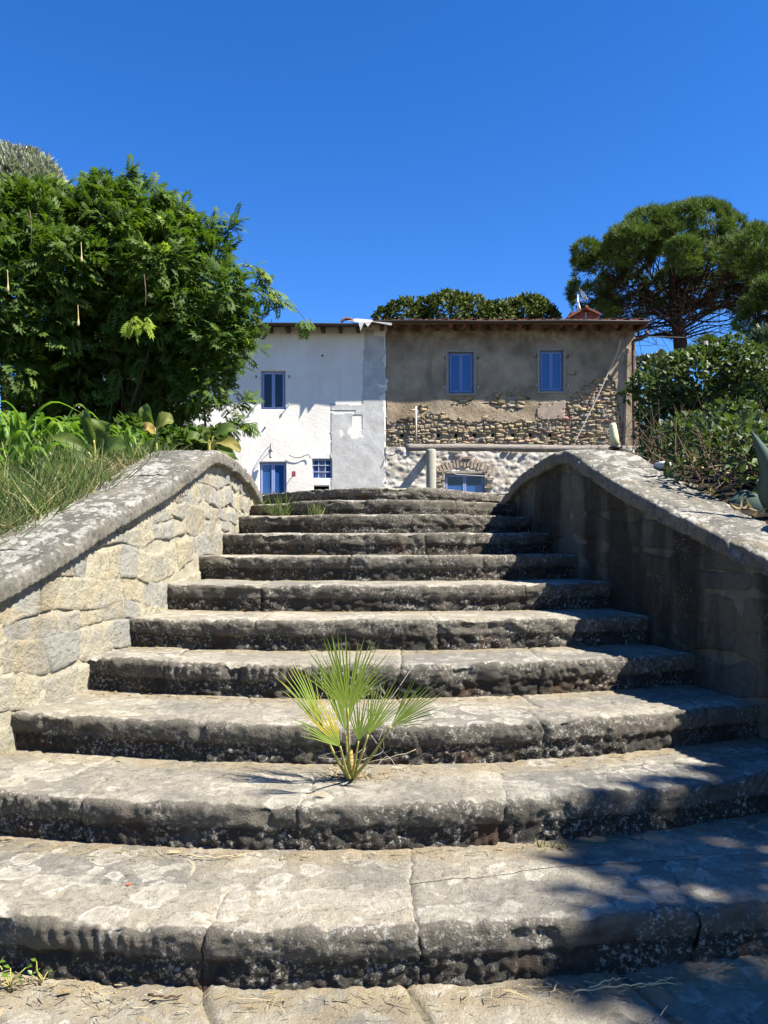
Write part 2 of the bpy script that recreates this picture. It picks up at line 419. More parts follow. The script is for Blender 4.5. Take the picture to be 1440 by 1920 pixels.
# ================================================================== flanking walls
LC = np.array([(2.0, .62), (2.6, .80), (3.0, .96), (3.6, 1.19), (4.45, 1.53), (5.15, 1.76), (5.7, 1.95), (6.1, 2.09), (6.3, 2.11), (6.9, 2.10), (7.7, 2.06), (8.4, 2.0), (9.0, 1.94), (9.7, 1.86)])
RC = np.array([(2.0, .66), (2.6, .86), (3.0, 1.01), (3.85, 1.30), (4.8, 1.65), (5.4, 1.86), (6.0, 2.08), (6.25, 2.11), (6.9, 2.09), (7.7, 2.05), (8.4, 1.98), (9.0, 1.91), (9.7, 1.84)])
def build_wall(side, W, C, label, m_stone, seed):
    sg = 1 if side == 'L' else -1          # direction towards the stairs
    r_ = random.Random(seed)
    root = empty('stair_wall', (float(wx(W, 5.5)) - sg * .2, 5.5, 0.8), label, 'wall'); root['kind'] = 'thing'
    def cz(Y): 
        k = np.linspace(1.9, 9.8, 160); z = np.interp(k, C[:, 0], C[:, 1]); z = np.convolve(np.pad(z, 2, 'edge'), np.ones(5) / 5, 'valid'); return np.interp(Y, k, z)
    def frame(Y):
        e = .05; dx = (wx(W, Y + e) - wx(W, Y - e)) / (2 * e)
        n = np.stack([np.ones_like(dx), -dx, np.zeros_like(dx)], -1) * sg; return n / np.linalg.norm(n, axis=-1)[..., None]
    Y0, Y1 = 2.35, 9.5
    zbase = lambda Y: np.clip((Y - 2.5) * .30 - .45, -.25, 1.75)
    # core
    nu, nv = 200, 36; Y = np.linspace(Y0, Y1, nu)[:, None] + np.zeros((1, nv)); t = np.linspace(0, 1, nv)[None, :]
    zb = zbase(Y); zt = cz(Y) - .06; Z = zb + (zt - zb) * t; X = wx(W, Y); p = np.stack([X, Y, Z], -1)
    n = frame(Y); q = p + n * (.016 * fbm(p, 7, 3, 2) + .006 * fbm(p, 22, 2, 4) - .007)[..., None]
    back = q[:, ::-1].copy(); back = np.stack([wx(W, Y), Y, Z], -1)[:, ::-1] - n * .42
    full = np.concatenate([q, back, q[:, :1]], 1)
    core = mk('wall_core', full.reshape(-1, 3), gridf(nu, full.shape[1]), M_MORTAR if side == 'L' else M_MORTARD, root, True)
    # stones in irregular courses that follow the slope a little
    z = -.25; course = []
    while z < 2.2:
        h = r_.uniform(.12, .23); course.append((z, h)); z += h
    cnt = 0
    for ci, (zc, h) in enumerate(course):
        y = Y0 - r_.uniform(0, .3)
        while y < Y1:
            w = r_.uniform(.12, .31)
            sub = [(0, 1)] if (h < .2 or r_.random() < .5) else [(0, r_.uniform(.4, .6)), None]
            if sub[-1] is None: sub[-1] = (sub[0][1], 1)
            for (fa, fb) in sub:
                ya, yb, za, zb_ = y, y + w, zc + h * fa, zc + h * fb
                if yb < Y0 or ya > Y1: continue
                ya = max(ya, Y0); yb = min(yb, Y1)
                if yb - ya < .07: continue
                wav = lambda Yv: .045 * math.sin(Yv * 1.3 + ci * .9 + seed) + .03 * math.sin(Yv * 3.1 + ci)
                c4 = []
                for (yy, zz) in ((ya, za), (yb, za), (yb, zb_), (ya, zb_)):
                    jx = .04 * math.sin(yy * 57 + zz * 91); jz = .034 * math.sin(yy * 83 + zz * 37 + 2)
                    c4.append((yy + jx, zz + wav(yy) + jz))
                ymid = (ya + yb) / 2; top = float(cz(ymid)) - .075
                if min(c4[0][1], c4[1][1]) > top - .05: continue
                if max(c4[2][1], c4[3][1]) < float(zbase(np.array(ymid))): continue
                c4 = [(a, min(b, float(cz(a)) - .08)) for a, b in c4]
                c4 = np.array(c4); cc = c4.mean(0); c4 = cc + (c4 - cc) * 1.06
                nu_ = int(np.clip((yb - ya) / .012, 9, 32)); nv_ = int(np.clip((zb_ - za) / .012, 8, 24))
                s = np.linspace(0, 1, nu_)[:, None]; t = np.linspace(0, 1, nv_)[None, :]
                G = ((1 - s) * (1 - t))[..., None] * c4[0] + (s * (1 - t))[..., None] * c4[1] + (s * t)[..., None] * c4[2] + ((1 - s) * t)[..., None] * c4[3]
                wi, hi_ = yb - ya, zb_ - za
                Yg, Zg = G[..., 0], G[..., 1]
                pn = np.stack([Yg, Zg, np.full_like(Yg, ci * 3.1)], -1)
                Yg = Yg + .016 * fbm(pn, 7, 2, seed); Zg = Zg + .014 * fbm(pn, 7, 2, seed + 5)
                ex = np.minimum(s, 1 - s) * wi; ez = np.minimum(t, 1 - t) * hi_
                rad = .03; ed = np.where((ex < rad) & (ez < rad), rad - np.hypot(rad - np.minimum(ex, rad), rad - np.minimum(ez, rad)), np.minimum(ex, ez))
                ed = ed + .006 * fbm(pn, 25, 2, seed + 8)
                pr = r_.uniform(-.001, .010)
                p = np.stack([wx(W, Yg), Yg, Zg], -1)
                d = -.016 + (.016 + pr) * sst(.001, .007, ed) + .006 * fbm(p, 8, 3, 6 + ci) * sst(0, .02, ed) + .007 * fbm(p, 26, 3, 8, .6) + r_.uniform(-.012, .012) * (s - .5) + r_.uniform(-.012, .012) * (t - .5)
                q = p + frame(Yg) * d[..., None]
                mk('stone', q.reshape(-1, 3), gridf(nu_, nv_), m_stone, core, True); cnt += 1
            y += w
    # coping stones
    y = Y0 - .05; k = 0
    while y < Y1:
        L = r_.uniform(.62, 1.05); yn = y; ya, yb = y - .012, min(y + L + .012, Y1 + .15); y += L; k += 1
        if yb - ya < .2: continue
        wid, th = .50, .105
        pr = np.array([(-.10, -th), (.056, -th + .002), (.064, -th + .012), (.066, -.05), (.064, -.014), (.052, -.002), (0.0, .003), (-.12, .008), (-.30, .006), (-wid + .06, 0), (-wid + .05, -.03), (-wid + .05, -.14)])
        cl_ = np.concatenate([[0], np.cumsum(np.hypot(*np.diff(pr, axis=0).T))]); tot = cl_[-1]
        nu_ = int((yb - ya) / .0085); nv_ = 64
        s = np.linspace(0, 1, nu_)[:, None]; v = np.linspace(0, tot, nv_)[None, :] + np.zeros((nu_, 1))
        oa, ob = .02 * np.sin(v * 7 + yn * 9), .02 * np.sin(v * 7 + (yn + L) * 9)
        Yg = (ya + oa) * (1 - s) + (yb + ob) * s
        a = np.interp(v, cl_, pr[:, 0]); b = np.interp(v, cl_, pr[:, 1])
        e = .015; ta = np.interp(v + e, cl_, pr[:, 0]) - np.interp(v - e, cl_, pr[:, 0]); tb = np.interp(v + e, cl_, pr[:, 1]) - np.interp(v - e, cl_, pr[:, 1])
        ln = np.hypot(ta, tb) + 1e-9; na, nb_ = tb / ln, -ta / ln
        fr = frame(Yg); X = wx(W, Yg)
        ofs = r_.uniform(-.003, .003); p = np.stack([X, Yg, cz(Yg) + b + ofs], -1) + fr * a[..., None]
        nrm = fr * na[..., None]; nrm[..., 2] += nb_
        nose = sst(.14, .17, v) * (1 - sst(.30, .36, v)); topw = sst(.26, .33, v)
        ph = (Yg + .3 * b + .012 * fbm(p, 9, 2, 5)) / .042 * 2 * np.pi
        d = .008 * fbm(p, 5, 3, 71) + .008 * fbm(p, 22, 4, 72, .6) + nose * (np.abs(np.sin(ph / 2)) ** .8 - .6) * .016 + topw * (-.010 * sst(.1, .45, fbm(p, 7, 3, 47)))
        d -= sst(.13, .17, v) * (1 - sst(.31, .38, v)) * .026 * sst(.2, .5, fbm(p, 5, 3, 91))
        ge = np.minimum(Yg - ya, yb - Yg); d -= .020 * (1 - sst(0, .014, ge))
        q = p + nrm * d[..., None]
        mk('coping_stone', q.reshape(-1, 3), gridf(nu_, nv_), M_COPE, root, True)
    return root, cz

def mat_cope():
    n = NT('lichened_coping_stone', 0.93, 0.15)
    nz = n.sep(n.geo.outputs['Normal'], 2); up = n.step(nz, 0.25, 0.7)
    base = n.ramp(n.noise(4, 6, .6), [(.3, (.12, .115, .10)), (.52, (.20, .185, .15)), (.75, (.28, .25, .19))])
    base = n.mix(n.math('MULTIPLY', n.step(n.noise(30, 4, .7), .5, .72), .6), base, (.06, .055, .048))
    m1, r1 = lichen(n, 11, .1, .9, .07); m2, r2 = lichen(n, 27, -.2, .65, .03)
    fl = n.step(n.noise(13, 6, .74), .40, .50)
    lm = n.math('MULTIPLY', n.math('MAXIMUM', n.math('MULTIPLY', n.math('MULTIPLY', m1, fl), n.step(n.noise(1.6, 3), .36, .52)), n.math('MULTIPLY', n.math('MULTIPLY', m2, fl), .9)), n.math('MULTIPLY_ADD', up, .75, .25))
    base = n.mix(n.math('MULTIPLY', lm, .9), base, n.mix(n.noise(45, 4), (.33, .315, .27), (.60, .575, .51)))
    base = n.mix(n.math('MULTIPLY', n.step(n.noise(2.1, 3), .6, .72), .5), base, (.36, .26, .13))
    h = n.math('ADD', n.math('MULTIPLY', n.noise(26, 8, .78), 1.6), n.math('MULTIPLY', lm, .25))
    return n.done(base, n.bump(h, .022, .95), alb=.82)
M_COPE = mat_cope()
wallL, czL = build_wall('L', LW, LC, 'sunlit cream sandstone block wall with sloping coping left of the stairs', M_WALL, 11)
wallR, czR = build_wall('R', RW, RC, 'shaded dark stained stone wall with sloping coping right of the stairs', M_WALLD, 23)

# ================================================================== ground, banks, terrace
def mat_ground():
    n = NT('forecourt_ground', .95, .1)  # trodden earth
    base = n.ramp(n.noise(3, 6, .6), [(.3, (.09, .08, .055)), (.5, (.16, .14, .10)), (.75, (.24, .21, .15))])
    return n.done(base, n.bump(n.noise(40, 5, .7), .015, .8))
M_GROUND = mat_ground()
g = MB().add([(-900, -900, -.03), (900, -900, -.03), (900, 900, -.03), (-900, 900, -.03)], [(0, 1, 2, 3)]).build('ground', M_GROUND)
tag(g, 'pale dusty stone ground at the foot of the stairs', kind='structure')
# flagstones in front of the first step
rf = random.Random(5)
for ry, (ya, yb) in enumerate([(1.2, 1.62), (1.62, 2.02), (2.02, 2.62)]):
    x = -2.4 + .2 * ry
    while x < 2.4:
        w = rf.uniform(.45, .95); nu, nv = int(w / .011), int((yb - ya + .1) / .011)
        s = np.linspace(0, 1, nu)[:, None]; t = np.linspace(0, 1, nv)[None, :]
        yw = lambda X, e: e + .05 * np.sin(X * 3 + e * 5) + .02 * np.sin(X * 11)
        x0, x1 = x + .05 * np.sin(t * 5 + x * 9), x + w + .05 * np.sin(t * 5 + (x + w) * 9)
        Xg = x0 + (x1 - x0) * s; Yg = yw(Xg, ya) + (yw(Xg, yb) - yw(Xg, ya)) * t
        p = np.stack([Xg, Yg, np.zeros_like(Xg) - .012], -1)
        ed = np.minimum(np.minimum(s, 1 - s) * w, np.minimum(t, 1 - t) * (yb - ya))
        d = .014 * fbm(p, 2.3, 3, 4) + .005 * fbm(p, 14, 3, 8) - .02 * (1 - sst(0, .018 + .01 * fbm(p, 9, 2, 2), ed)) - .012 * sst(.2, .5, fbm(p, 4, 2, 19)) + rf.uniform(-.006, .006)
        p[..., 2] += d
        soil = sst(.28, .03, front(0, Xg) - Yg + .06 * fbm(p, 6, 2, 3))
        fo = mk('flagstone', p.reshape(-1, 3), gridf(nu, nv), M_STEP, g, True, {'crust_shade': np.zeros(nu * nv), 'soil': soil})
        x += w
def mat_soil():
    n = NT('grassy_soil', .97, .05)
    base = n.ramp(n.noise(5, 6, .65), [(.3, (.03, .035, .016)), (.5, (.06, .065, .028)), (.7, (.13, .115, .06))])
    return n.done(base, n.bump(n.noise(30, 5, .7), .03, .8))
M_SOIL = mat_soil(); M_SOILD = simple('dark_leaf_mould', (.045, .036, .026), .97, .05, .5, 14, .03)
def bank_z(side, X, Y):
    W, cz = (LW, czL) if side == 'L' else (RW, czR)
    out = np.abs(X - wx(W, Y)) - .42
    base = np.minimum(cz(Y), 1.99) - .035
    base = np.where(Y > 9, 2.0 + 0 * Y, base)
    rise = (.03 if side == 'L' else .02) * np.clip(out, 0, 3)
    z = base + rise * sst(9.5, 6.5, Y) * sst(2.6, 4, Y)
    return z + .03 * fbm(np.stack([X, Y, 0 * X], -1), 1.5, 3, 5)
for side, W in (('L', LW), ('R', RW)):
    nu, nv = 70, 60; Y = np.linspace(2.4, 11.0, nu)[:, None] + np.zeros((1, nv)); o = (np.linspace(0, 1, nv)[None, :] ** 1.8) * 16
    X = wx(W, Y) + (-1 if side == 'L' else 1) * (.43 + o)
    Z = bank_z(side, X, Y); V = np.stack([X, Y, Z], -1)
    skirt = V[:1].copy(); skirt[..., 2] = -.1; V = np.concatenate([skirt, V], 0)
    b = mk('bank', V.reshape(-1, 3), gridf(nu + 1, nv), M_SOIL if side == 'L' else M_SOILD); tag(b, 'earth bank %s of the stairs' % ('left' if side == 'L' else 'right'), kind='structure')
tm = MB(); tm.box(-400, 400, 9.55, 500, 1.0, 1.975)
te = tm.build('terrace', simple('terrace_paving', (.13, .12, .09), .95, .1, .3, 3, .01)); tag(te, 'level terrace in front of the house', kind='structure')
# ================================================================== house
HYD = 26.0
hx = lambda px, Y=HYD: (px - CX) / F * Y
hz = lambda py, Y=HYD: EYE + (HY - py) / F * Y
house = empty('farmhouse', (0, HYD, 1.97), 'long two storey farmhouse, left half white plastered, right half bare stone', 'house')

def mat_white():
    n = NT('white_lime_plaster', .9, .15)
    base = n.ramp(n.noise(.9, 5, .6), [(.3, (.82, .765, .675)), (.6, (.93, .88, .79))])
    base = n.mix(n.math('MULTIPLY', n.step(n.noise(2.5, 5, .7), .55, .75), .35), base, (.74, .67, .57))
    st = n.noise(1.3, 5, .65, vec=n.vmul(n.pos, (2.2, 2.2, .35)))
    base = n.mix(n.math('MULTIPLY', n.step(st, .52, .75), .4), base, (.62, .56, .47))
    base = n.mix(n.math('MULTIPLY', n.step(n.sep(n.pos, 2), 3.6, 2.0), .35), base, (.66, .56, .47))
    return n.done(base, n.bump(n.noise(9, 6, .6), .03, .35))
def mat_grey_render():
    n = NT('grey_cement_render', .95, .1)
    base = n.ramp(n.noise(2.5, 6, .65), [(.3, (.47, .455, .42)), (.5, (.57, .555, .52)), (.7, (.70, .685, .645))])
    return n.done(base, n.bump(n.noise(22, 6, .7), .02, .6))
def mat_old_plaster():
    n = NT('old_brown_plaster', .95, .1)
    base = n.ramp(n.noise(1.1, 6, .62), [(.3, (.21, .155, .10)), (.5, (.385, .30, .20)), (.7, (.55, .44, .295))])
    st = n.noise(1.4, 5, .6, vec=n.vmul(n.pos, (1.6, 1.6, .4)))
    base = n.mix(n.math('MULTIPLY', n.step(st, .5, .66), .5), base, (.21, .18, .14))
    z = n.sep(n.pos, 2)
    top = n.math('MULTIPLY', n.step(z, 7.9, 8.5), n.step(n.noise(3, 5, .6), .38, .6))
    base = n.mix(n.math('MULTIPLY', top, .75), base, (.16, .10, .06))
    base = n.mix(n.math('MULTIPLY', n.step(n.noise(14, 4, .7), .6, .74), .55), base, (.12, .10, .08))
    return n.done(base, n.bump(n.noise(12, 7, .72), .05, .7))
def mat_white_rubble():
    n = NT('limewashed_rubble', .95, .1)
    base = n.ramp(n.noise(2.2, 6, .68), [(.25, (.34, .29, .23)), (.45, (.55, .50, .42)), (.7, (.72, .68, .60))])
    x = n.sep(n.pos, 0)
    w = n.math('MULTIPLY', n.step(n.noise(1.5, 4), .5, .66), n.step(x, 2.0, 4.0))
    base = n.mix(n.math('MULTIPLY', w, .5), base, (.50, .33, .24))
    return n.done(base, n.bump(n.noise(16, 6, .7), .05, .7))
def mat_rubble():
    n = NT('rubble_stone', .95, .1)
    base = n.ramp(n.rnd, [(0, (.47, .38, .24)), (.2, (.40, .33, .235)), (.36, (.48, .37, .21)), (.5, (.36, .32, .27)), (.64, (.46, .35, .20)), (.76, (.43, .29, .21)), (.84, (.49, .40, .26)), (.93, (.48, .27, .19)), (1, (.5, .3, .2))], True)
    base = n.mix(n.math('MULTIPLY', n.step(n.noise(9, 5, .7), .45, .7), .5), base, (.27, .19, .11))
    return n.done(base, n.bump(n.noise(25, 5, .7), .03, .7), alb=.66)
M_WHITE, M_GREYR, M_OLDP, M_WRUB, M_RUB = mat_white(), mat_grey_render(), mat_old_plaster(), mat_white_rubble(), mat_rubble()
M_RUBM = simple('dark_rubble_mortar', (.34, .27, .185), .95, .1, .4, 6, .03)
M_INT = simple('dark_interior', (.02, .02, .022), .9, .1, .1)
M_FRAME = simple('blue_painted_joinery', (.17, .27, .56), .45, .4, .08, 6)
M_FRAME2 = simple('lavender_blue_joinery', (.31, .37, .62), .45, .4, .08, 6)
M_PANE = simple('painted_sky_reflection_glass', (.026, .095, .29), .06, .7, .05, 1)  # sky reflection put into the blue base colour
M_PANEB = simple('dark_window_glass', (.008, .009, .012), .05, .5, .1, 1)
M_SURR = simple('grey_stone_surround', (.36, .325, .27), .9, .15, .2, 9, .01)
M_IRON = simple('dark_iron', (.04, .035, .03), .6, .4, .2)
M_WOODD = simple('dark_brown_timber', (.085, .04, .024), .75, .2, .35, 8, .01)
M_SOFF = simple('terracotta_soffit', (.30, .17, .095), .85, .15, .3, 5, .01)
M_GUT = simple('brown_gutter_metal', (.035, .02, .016), .4, .5, .15)
M_PIPE = simple('brown_downpipe', (.10, .045, .035), .45, .45, .15)
M_CONC = simple('pale_concrete', (.36, .345, .275), .9, .15, .15, 7, .01)
M_CABLE = simple('pale_cable', (.55, .50, .42), .6, .3, .1)
M_FLASH = simple('torn_grey_sheet', (.42, .42, .40), .5, .4, .25, 9)

def sheet(name, x0, x1, z0, z1, Y, mat, parent, mask=None, holes=(), res=.045, amp=.01, sc=2.0, thick=.3, seed=0, bulge=None):
    xs = np.unique(np.round(np.concatenate([np.arange(x0, x1, res), [x1]] + [[h[0], h[1]] for h in holes]), 4))
    zs = np.unique(np.round(np.concatenate([np.arange(z0, z1, res), [z1]] + [[h[2], h[3]] for h in holes]), 4))
    XX, ZZ = np.meshgrid(xs, zs, indexing='ij'); p = np.stack([XX, 0 * XX, ZZ], -1)
    d = amp * fbm(p, sc, 4, seed)
    if bulge is not None: d = d + bulge(p)
    V = np.stack([XX, Y - d, ZZ], -1)
    cx_, cz_ = np.meshgrid((xs[1:] + xs[:-1]) / 2, (zs[1:] + zs[:-1]) / 2, indexing='ij')
    keep = np.ones(cx_.shape, bool)
    for h in holes: keep &= ~((cx_ > h[0]) & (cx_ < h[1]) & (cz_ > h[2]) & (cz_ < h[3]))
    if mask is not None: keep &= mask(cx_ / HYD * F + CX, HY - (cz_ - EYE) / HYD * F)
    Fq = gridf(len(xs), len(zs))[keep.ravel()]
    used, inv = np.unique(Fq, return_inverse=True)
    o = mk(name, V.reshape(-1, 3)[used], inv.reshape(-1, 4), mat, parent, False)
    m = o.modifiers.new('thickness', 'SOLIDIFY'); m.thickness = thick; m.offset = -1
    return o
def rect(a, b, c, d): return (hx(a), hx(c), hz(d), hz(b))
W1, DOOR, SMALL, VENT = rect(489, 695, 535, 768), (hx(486), hx(537), 1.93, hz(866)), rect(585, 860, 622, 897), rect(588, 911, 617, 922)
W2, W3, W4 = rect(841, 660, 888, 737), rect(1012, 657, 1056, 733), (hx(834), hx(909), 2.45, hz(888))
pn = lambda px, py, s, k: fbm(np.stack([px / s, py / s, 0 * px + k], -1), 1, 4, 3)
XW = hx(726)
white = sheet('white_wall', -12.0, hx(738), 1.9, 8.78, HYD - .002, M_WHITE, house, lambda px, py: px < 724 + 7 * pn(px, py, 14, 1), [W1, DOOR, SMALL, VENT], .05, .012, .8, .34, 3)
gr = lambda px, py: ((px > 683 - .035 * (py - 640) + 3 * pn(px, py, 9, 5)) & (py < 770) & (px < 722 + 6 * pn(px, py, 12, 1))) | ((px > 620 + 2.5 * pn(px, py, 9, 7)) & (py > 757 + 3 * pn(px, py, 9, 8)) & (py < 925) & (px < 722 + 6 * pn(px, py, 12, 1)) & ~((px < 668 + 10 * pn(px, py, 12, 14)) & (py < 774 + 3 * pn(px, py, 6, 3)) & (py > 770)))
grey = sheet('grey_render_patch', hx(612), hx(734), 1.9, 8.6, HYD - .008, M_GREYR, white, lambda px, py: gr(px, py) & ~((px > 662) & (px < 678) & (py > 778) & (py < 806)), [SMALL], .03, .006, 4, .02, 9)
putlog = [(hx(q), hx(q) + .11, hz(818) - .02, hz(812)) for q in (751, 819, 852, 887, 921, 959, 992, 1029)]
stonew = sheet('stone_wall', hx(722), hx(1184), 1.9, 8.78, HYD + .065, M_RUBM, house, None, [W2, W3, W4] + putlog, .06, .03, 2.5, .3, 5)
LBX = [722, 740, 770, 800, 830, 860, 900, 950, 1000, 1056, 1063, 1075, 1100, 1125, 1140, 1152, 1166, 1190]
LBY = [802, 792, 789, 773, 781, 792, 791, 791, 788, 786, 752, 737, 724, 702, 700, 722, 790, 800]
def oldmask(px, py):
    m = py < np.interp(px, LBX, LBY) + 9 * pn(px, py, 16, 2) + 4 * pn(px, py, 5, 4)
    for (a, b, c, d) in ((866, 752, 19, 10), (948, 752, 38, 15), (1028, 838, 1, 1), (792, 766, 9, 6), (1075, 700, 9, 4), (1120, 735, 20, 22)):
        m &= ~((((px - a) / c) ** 2 + ((py - b) / d) ** 2) < 1 + .9 * pn(px, py, 9, a))
    return m
sheet('upper_plaster', hx(724), hx(1184), hz(830), 8.77, HYD - .004, M_OLDP, stonew, oldmask, [W2, W3], .036, .035, 1.6, .075, 15)
pink = simple('pinkish_plaster_patch', (.37, .295, .23), .95, .1, .2, 6, .01)
sheet('pink_patch', hx(1004), hx(1064), hz(792), hz(748), HYD - .018, pink, stonew, lambda px, py: (((px - 1034) / 26) ** 6 + ((py - 769) / 17) ** 6) < 1 + 2.2 * pn(px, py, 11, 2), [], .03, .01, 3, .05, 8)
def bl(p): return .06 * (.5 - worley(p * np.array([1, 1, 1.5]), 4.2, 8)) + .02 * fbm(p, 9, 3, 3)
sheet('limewashed_lower_wall', hx(722), hx(1184), 1.9, hz(838), HYD - .012, M_WRUB, stonew, lambda px, py: py > 840 + 8 * pn(px, py, 14, 6) - 6 * (px < 780), [W4], .03, .02, 3, .09, 25, bl)
# rubble stones
rr = random.Random(3); z = hz(838); cand = []
def rubble_mesh(seed):
    nu, nv = 7, 6; s = np.linspace(-1, 1, nu)[:, None] + np.zeros((1, nv)); t = np.linspace(-1, 1, nv)[None, :] + np.zeros((nu, 1))
    rnd = 1 - (np.abs(s) ** 3) * (np.abs(t) ** 3) * .12
    p = np.stack([s, t, 0 * s + seed], -1)
    d = np.clip(1 - np.maximum(np.abs(s), np.abs(t)) ** 6, 0, 1) * (1 + 1.0 * fbm(p, 1.3, 2, seed))
    X = s * rnd * (1 + .22 * fbm(p, 1.1, 2, seed + 3)) + .25 * t * vn(np.array([seed * 1.7, .5, .5])); Z = t * rnd * (1 + .30 * fbm(p, 1.1, 2, seed + 6)) + .3 * s * vn(np.array([seed * 2.3, .5, 9.5]))
    V = np.stack([.5 * X, -d, .5 * Z], -1)
    me = bpy.data.meshes.new('rubble_stone'); me.from_pydata(V.reshape(-1, 3).tolist(), [], gridf(nu, nv).tolist()); me.update()
    me.polygons.foreach_set('use_smooth', np.ones(len(me.polygons), bool)); me.materials.append(M_RUB); return me
RM = [rubble_mesh(k * 7 + 1) for k in range(14)]
hl = house.location
while z < hz(690):
    h = rr.uniform(.06, .16); x = hx(724) + rr.uniform(0, .2)
    while x < hx(1180):
        w = rr.uniform(.09, .36) * (1.2 if h > .14 else 1); cx_ = x + w / 2; cz_ = z + h / 2 + .05 * math.sin(cx_ * 2.3 + z * 3) + rr.uniform(-.035, .035)
        px, py = np.array(cx_ / HYD * F + CX), np.array(HY - (cz_ - EYE) / HYD * F)
        hit = any(q[0] - .02 < cx_ + w * .4 and cx_ - w * .4 < q[1] + .02 and q[2] < cz_ + h * .4 and cz_ - h * .4 < q[3] for q in putlog + [W2, W3])
        if not hit and not (bool(oldmask(px, py)) and bool(oldmask(px, py + 6)) and bool(oldmask(px, py - 3))):
            cand.append((w * h, cx_, cz_, w * 1.06, rr.uniform(.03, .08), h * rr.uniform(.8, 1.3), rr.uniform(-.18, .18), rr.randrange(14)))
        x += w + .004
    z += h
cand.sort(key=lambda c: -c[0]); rest = MB()
for k, (_, cx_, cz_, sx, sy, sz, rt, mi) in enumerate(cand):
    if k < 292:
        o = bpy.data.objects.new('rubble_stone', RM[mi]); COL.objects.link(o); o.parent = stonew
        o.location = (cx_ - hl.x, HYD + .055 - hl.y, cz_ - hl.z); o.scale = (sx, sy, sz); o.rotation_euler = (0, rt, 0)
    else:
        q = np.array([v.co[:] for v in RM[mi].vertices]) * [sx, sy, sz]; rest.add(np.stack([q[:, 0] * math.cos(rt) + q[:, 2] * math.sin(rt) + cx_, q[:, 1] + HYD + .055, -q[:, 0] * math.sin(rt) + q[:, 2] * math.cos(rt) + cz_], -1), [tuple(p.vertices) for p in RM[mi].polygons])
if rest.n: rest.build('small_rubble', M_RUB, stonew, True)['kind'] = 'stuff'
# corner pier with battered outer edge
c = MB(); c.add([(hx(1163), 25.93, 1.9), (hx(1206), 25.93, 1.9), (hx(1206), 34, 1.9), (hx(1163), 34, 1.9), (hx(1174), 25.97, 8.7), (hx(1189), 25.97, 8.7), (hx(1189), 34, 8.7), (hx(1174), 34, 8.7)],
    [(0, 1, 5, 4), (1, 2, 6, 5), (2, 3, 7, 6), (3, 0, 4, 7), (4, 5, 6, 7)]); c.build('corner_pier', M_OLDP, house)
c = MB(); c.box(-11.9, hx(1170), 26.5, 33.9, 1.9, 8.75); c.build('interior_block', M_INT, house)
c = MB(); c.box(-12.0, -11.8, 26.3, 34, 1.9, 8.75); c.build('side_wall', M_WHITE, house)

